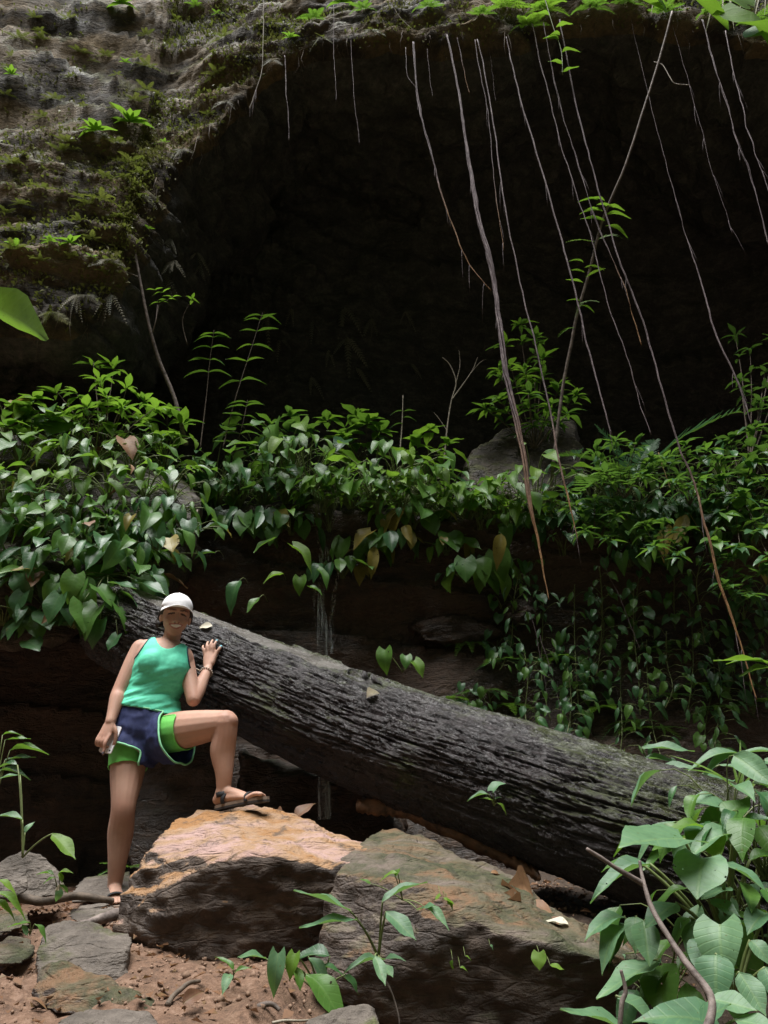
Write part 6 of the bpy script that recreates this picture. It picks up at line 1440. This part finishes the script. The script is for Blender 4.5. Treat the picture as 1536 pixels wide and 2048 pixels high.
# ------------------------------------------------------------------ twigs, roots, litter
def stick(name, label, pts, r0, r1, mat='twig', cat='branch', parent=None):
    path = smooth_path([list(P(*q)) for q in pts], 7); n_ = len(path); path += 0.004 * np.stack([fbm(path * 14, 2), fbm(path * 14 + 5, 2), fbm(path * 14 + 9, 2)], 1)
    rs = np.linspace(r0, r1, n_) * (1 + .18 * fbm(path * 25, 2)); v, f = tube([Vector(x) for x in path], list(rs), 8)
    if parent: return mk(name, v, f, M[mat], parent)
    return tag(mk(name, v, f, M[mat], None, Vector(path[0])), label, cat)
o = thing('dead_branch', 'forked dead branch slanting up in front of the right-hand plants', 'branch', P(1412, 2070, 2.15))
stick('branch', '', [(1412, 2070, 2.15), (1424, 2005, 2.18), (1385, 1945, 2.22), (1340, 1880, 2.28), (1300, 1810, 2.33), (1284, 1760, 2.36), (1279, 1722, 2.38)], .0105, .0045, parent=o)
stick('side_branch', '', [(1284, 1768, 2.36), (1230, 1735, 2.34), (1174, 1697, 2.32)], .008, .0045, parent=o)
stick('dead_twig', 'upright broken twig among the bottom right leaves', [(1240, 2075, 2.3), (1244, 2010, 2.3), (1252, 1985, 2.3), (1243, 1942, 2.3)], .007, .004)
stick('surface_root', 'dark root lying along the ground at the left edge', [(-40, 1795, 3.72), (40, 1795, 3.72), (90, 1802, 3.72), (150, 1793, 3.8), (200, 1798, 3.85), (225, 1802, 3.9)], .02, .014, 'woody', 'root')
stick('broken_wood', 'weathered broken piece of wood against the boulder by the standing foot', [(160, 1850, 3.5), (195, 1840, 3.52), (230, 1828, 3.58), (250, 1822, 3.62)], .016, .026, 'twig', 'wood')
stick('surface_root', 'curved brown root poking from the soil at the bottom', [(470, 2070, 2.62), (490, 2030, 2.68), (520, 2012, 2.72), (545, 2008, 2.75), (560, 2020, 2.75)], .014, .006, 'twig', 'root')
stick('surface_root', 'small arched root on the soil below the boulder', [(335, 2010, 2.75), (350, 1990, 2.8), (375, 1968, 2.86), (400, 1962, 2.92)], .009, .006, 'woody', 'root')
stick('dead_twig', 'thin pale twig lying on the soil at bottom centre', [(545, 2046, 2.6), (580, 2040, 2.62), (640, 2040, 2.66)], .004, .003, 'vine')
stick('vine', 'thin wiry vine hanging from the arrow-leaved plant', [(770, 1960, 2.8), (790, 2000, 2.78), (798, 2050, 2.76)], .003, .002, 'twig')
stick('dead_twig', 'short pale twig hanging from the left rock', [(395, 1020, 5.1), (392, 1050, 5.05), (383, 1085, 5.05)], .006, .004, 'vine')
# fallen leaves (each its own)
def fallen(label, px, py, D, ang, L_, mat, kind='ovate', n=None, lift=.006):
    p = P(px, py, D) if D else None
    if D is None: p, nn_ = log_at(px, py); n = nn_
    n = Vector(n) if n is not None else Vector((0, -.25, 1)); n.normalize(); d = Vector((math.cos(ang), math.sin(ang), 0)); d = (d - n * d.dot(n)).normalized()
    o = put_leaf(None, p + n * lift, d, L_, n, kind, mat, 1.0, 'fallen_leaf'); return tag(o, label, 'leaf')
fallen('dry tan leaf lying on bare wood near the head', 425, 1255, None, 2.9, .09, 'leaf_white', 'ovate', lift=.01)
fallen('pale fallen leaf in the middle of the log', 735, 1398, None, .6, .07, 'leaf_white', 'curl', lift=.01)
fallen('brown dry leaf standing on the rock behind the raised foot', 592, 1638, 4.0, .9, .12, 'leaf_dead', 'ovate', (-.4, -.8, .4))
fallen('curled tan leaf beside the raised foot', 565, 1636, 4.0, 2.6, .07, 'leaf_dead', 'curl')
for i, (px, py, D, a_, L_, mt, lab) in enumerate([(1070, 1808, 3.28, 2.2, .16, 'leaf_dead', 'upright curled brown leaf on the mossy boulder'), (1105, 1838, 3.2, 2.8, .2, 'leaf_dead', 'large flat brown leaf on the mossy boulder under the log'), (1150, 1868, 3.1, 3.0, .15, 'leaf_dead', 'brown leaf at the low end of the mossy boulder'), (1135, 1862, 3.05, 2.6, .08, 'leaf_white', 'pale cream leaf at the low end of the mossy boulder'), (1040, 1822, 3.2, 3.4, .09, 'leaf_dead', 'small dark brown leaf upslope of the curled one'), (980, 1755, 3.5, .3, .08, 'leaf_dead', 'small reddish leaf in the gap below the log')]):
    fallen(lab, px, py, D, a_, L_, mt, 'curl' if i in (0, 4) else 'ovate', (-.35 if i == 0 else .25, -.4, 1), .02)
fallen('dark rotten leaf on the soil at the lower left', 52, 2002, 2.75, .1, .07, 'leaf_dead', 'lance')
fallen('tan leaf propped on the soil right of the wedge rock', 365, 2010, 2.7, 1.2, .08, 'leaf_dead', 'ovate', (.2, -.8, .5))
fallen('white leaf beside the bottom roots', 110, 1785, 3.68, .2, .05, 'leaf_white', 'curl')
# leaf litter and crumbs of earth: uncountable
NG = 5200
xs = nrng.uniform(-2.2, 1.8, NG); ys = nrng.uniform(2.1, 4.6, NG)
gzv = np.zeros(NG)
from mathutils.kdtree import KDTree
sel = np.where((np.abs(gp[:, 0]) < 3) & (gp[:, 1] > 1.6) & (gp[:, 1] < 5))[0]
kd = KDTree(len(sel))
for i, q_ in enumerate(sel): kd.insert((gp[q_, 0], gp[q_, 1], 0), i)
kd.balance()
V = []; F = []; LV_ = []; LF_ = []
for i in range(NG):
    _, j, _ = kd.find((xs[i], ys[i], 0)); z = gp[sel[j], 2]; r = abs(nrng.normal(0, .0045)) + .0025
    c_ = Vector((xs[i], ys[i], z + r * .3)); k0 = len(V)
    dirs = [Vector((1, 0, 0)), Vector((-1, 0, 0)), Vector((0, 1, 0)), Vector((0, -1, 0)), Vector((0, 0, 1)), Vector((0, 0, -1))]
    rot = Matrix.Rotation(nrng.uniform(0, 6), 3, Vector(nrng.normal(0, 1, 3)).normalized())
    V += [c_ + rot @ (d * r * nrng.uniform(.6, 1.4)) for d in dirs]
    F += [(k0 + a_, k0 + b_, k0 + e_) for a_, b_, e_ in ((0, 2, 4), (2, 1, 4), (1, 3, 4), (3, 0, 4), (2, 0, 5), (1, 2, 5), (3, 1, 5), (0, 3, 5))]
M['clod'] = plain('earth_clods', (0.16, 0.09, 0.055), 0.9, 25, .6, c2=(0.34, 0.22, 0.15))
tag(mk('earth_crumbs', [tuple(x) for x in V], np.array(F), M['clod'], None, (0, 0, 0), smooth=False), 'loose reddish earth crumbs and grit on the slope', 'soil', kind='stuff')
V = []; F = []
for i in range(1500):
    x_, y_ = nrng.uniform(-2.2, 1.8), nrng.uniform(2.2, 4.6)
    _, j, _ = kd.find((x_, y_, 0)); z = gp[sel[j], 2] + .012; L_ = nrng.uniform(.015, .06); a_ = nrng.uniform(0, 6.28)
    d = Vector((math.cos(a_), math.sin(a_), nrng.uniform(-.2, .4))) * L_; s_ = Vector((-math.sin(a_), math.cos(a_), nrng.uniform(-.5, .5))) * L_ * .3; c_ = Vector((x_, y_, z)); k0 = len(V)
    V += [c_, c_ + d * .5 + s_ + Vector((0, 0, .01)), c_ + d, c_ + d * .5 - s_ + Vector((0, 0, .006))]; F.append((k0, k0 + 1, k0 + 2, k0 + 3))
tag(mk('leaf_litter', [tuple(x) for x in V], np.array(F), M['leaf_dead'], None, (0, 0, 0), smooth=False), 'scattered scraps of brown leaf litter on the soil', 'litter', kind='stuff')

# ------------------------------------------------------------------ water trickle
m, t, out = newmat('trickle'); N = NT(t)
b = N.pbsdf((0.75, 0.82, 0.85), 0.12, None, 0.5); tr = N.n('ShaderNodeBsdfTransparent'); mx = N.n('ShaderNodeMixShader')
N.l(N.math('MULTIPLY', N.step(N.noise(1.0, 4, .7, N.coord((60, 20, 3))), .42, .7), .42), mx.inputs[0]); N.l(tr.outputs[0], mx.inputs[1]); N.l(b.outputs[0], mx.inputs[2]); N.l(mx.outputs[0], out.inputs[0])
M['water'] = m
for pts, w_, lab in [([(640, 1075), (645, 1130), (648, 1190), (650, 1260), (652, 1330)], .05, 'thin veil of water running down the rock behind the log'), ([(668, 1150), (672, 1230), (668, 1320)], .022, 'second thinner thread of water beside the first'), ([(648, 1545), (652, 1600), (655, 1640)], .05, 'water running over wet rock below the log')]:
    v = []; f = []
    for i, q_ in enumerate(smooth_path([list(ledge_at(*p_)) if lab[0] != 'w' else list(P(p_[0], p_[1], 4.42)) for p_ in pts], 8)):
        for k in range(6):
            a_ = math.pi * k / 5; v.append(Vector(q_) + Vector((-math.cos(a_) * w_ * (.5 + .5 * min(1, i / 8)), -.03 - .025 * math.sin(a_), 0)))
        if i:
            for k in range(5): f.append((6 * (i - 1) + k, 6 * (i - 1) + k + 1, 6 * i + k + 1, 6 * i + k))
    o = mk('water', v, f, M['water'], None, v[-1]); tag(o, lab, None, None, 'structure')

# ------------------------------------------------------------------ tell look-alikes apart: count them from the left
ORD = ['first', 'second', 'third', 'fourth', 'fifth', 'sixth', 'seventh', 'eighth', 'ninth', 'tenth', 'eleventh', 'twelfth', 'thirteenth', 'fourteenth', 'fifteenth', 'sixteenth', 'seventeenth', 'eighteenth', 'nineteenth', 'twentieth', 'twenty-first', 'twenty-second', 'twenty-third', 'twenty-fourth', 'twenty-fifth', 'twenty-sixth', 'twenty-seventh', 'twenty-eighth', 'twenty-ninth']
by = {}
for o in bpy.data.objects:
    if o.parent is None and o.get('label') and o.get('group'): by.setdefault(o['label'], []).append(o)
for lab, os_ in by.items():
    if len(os_) < 2 or len(os_) > 30: continue
    os_.sort(key=lambda q_: project(ORIG[q_.name])[0])
    for k, o in enumerate(os_): o['label'] = lab + ', ' + ('leftmost' if k == 0 else 'rightmost' if k == len(os_) - 1 else ORD[k] + ' from left')
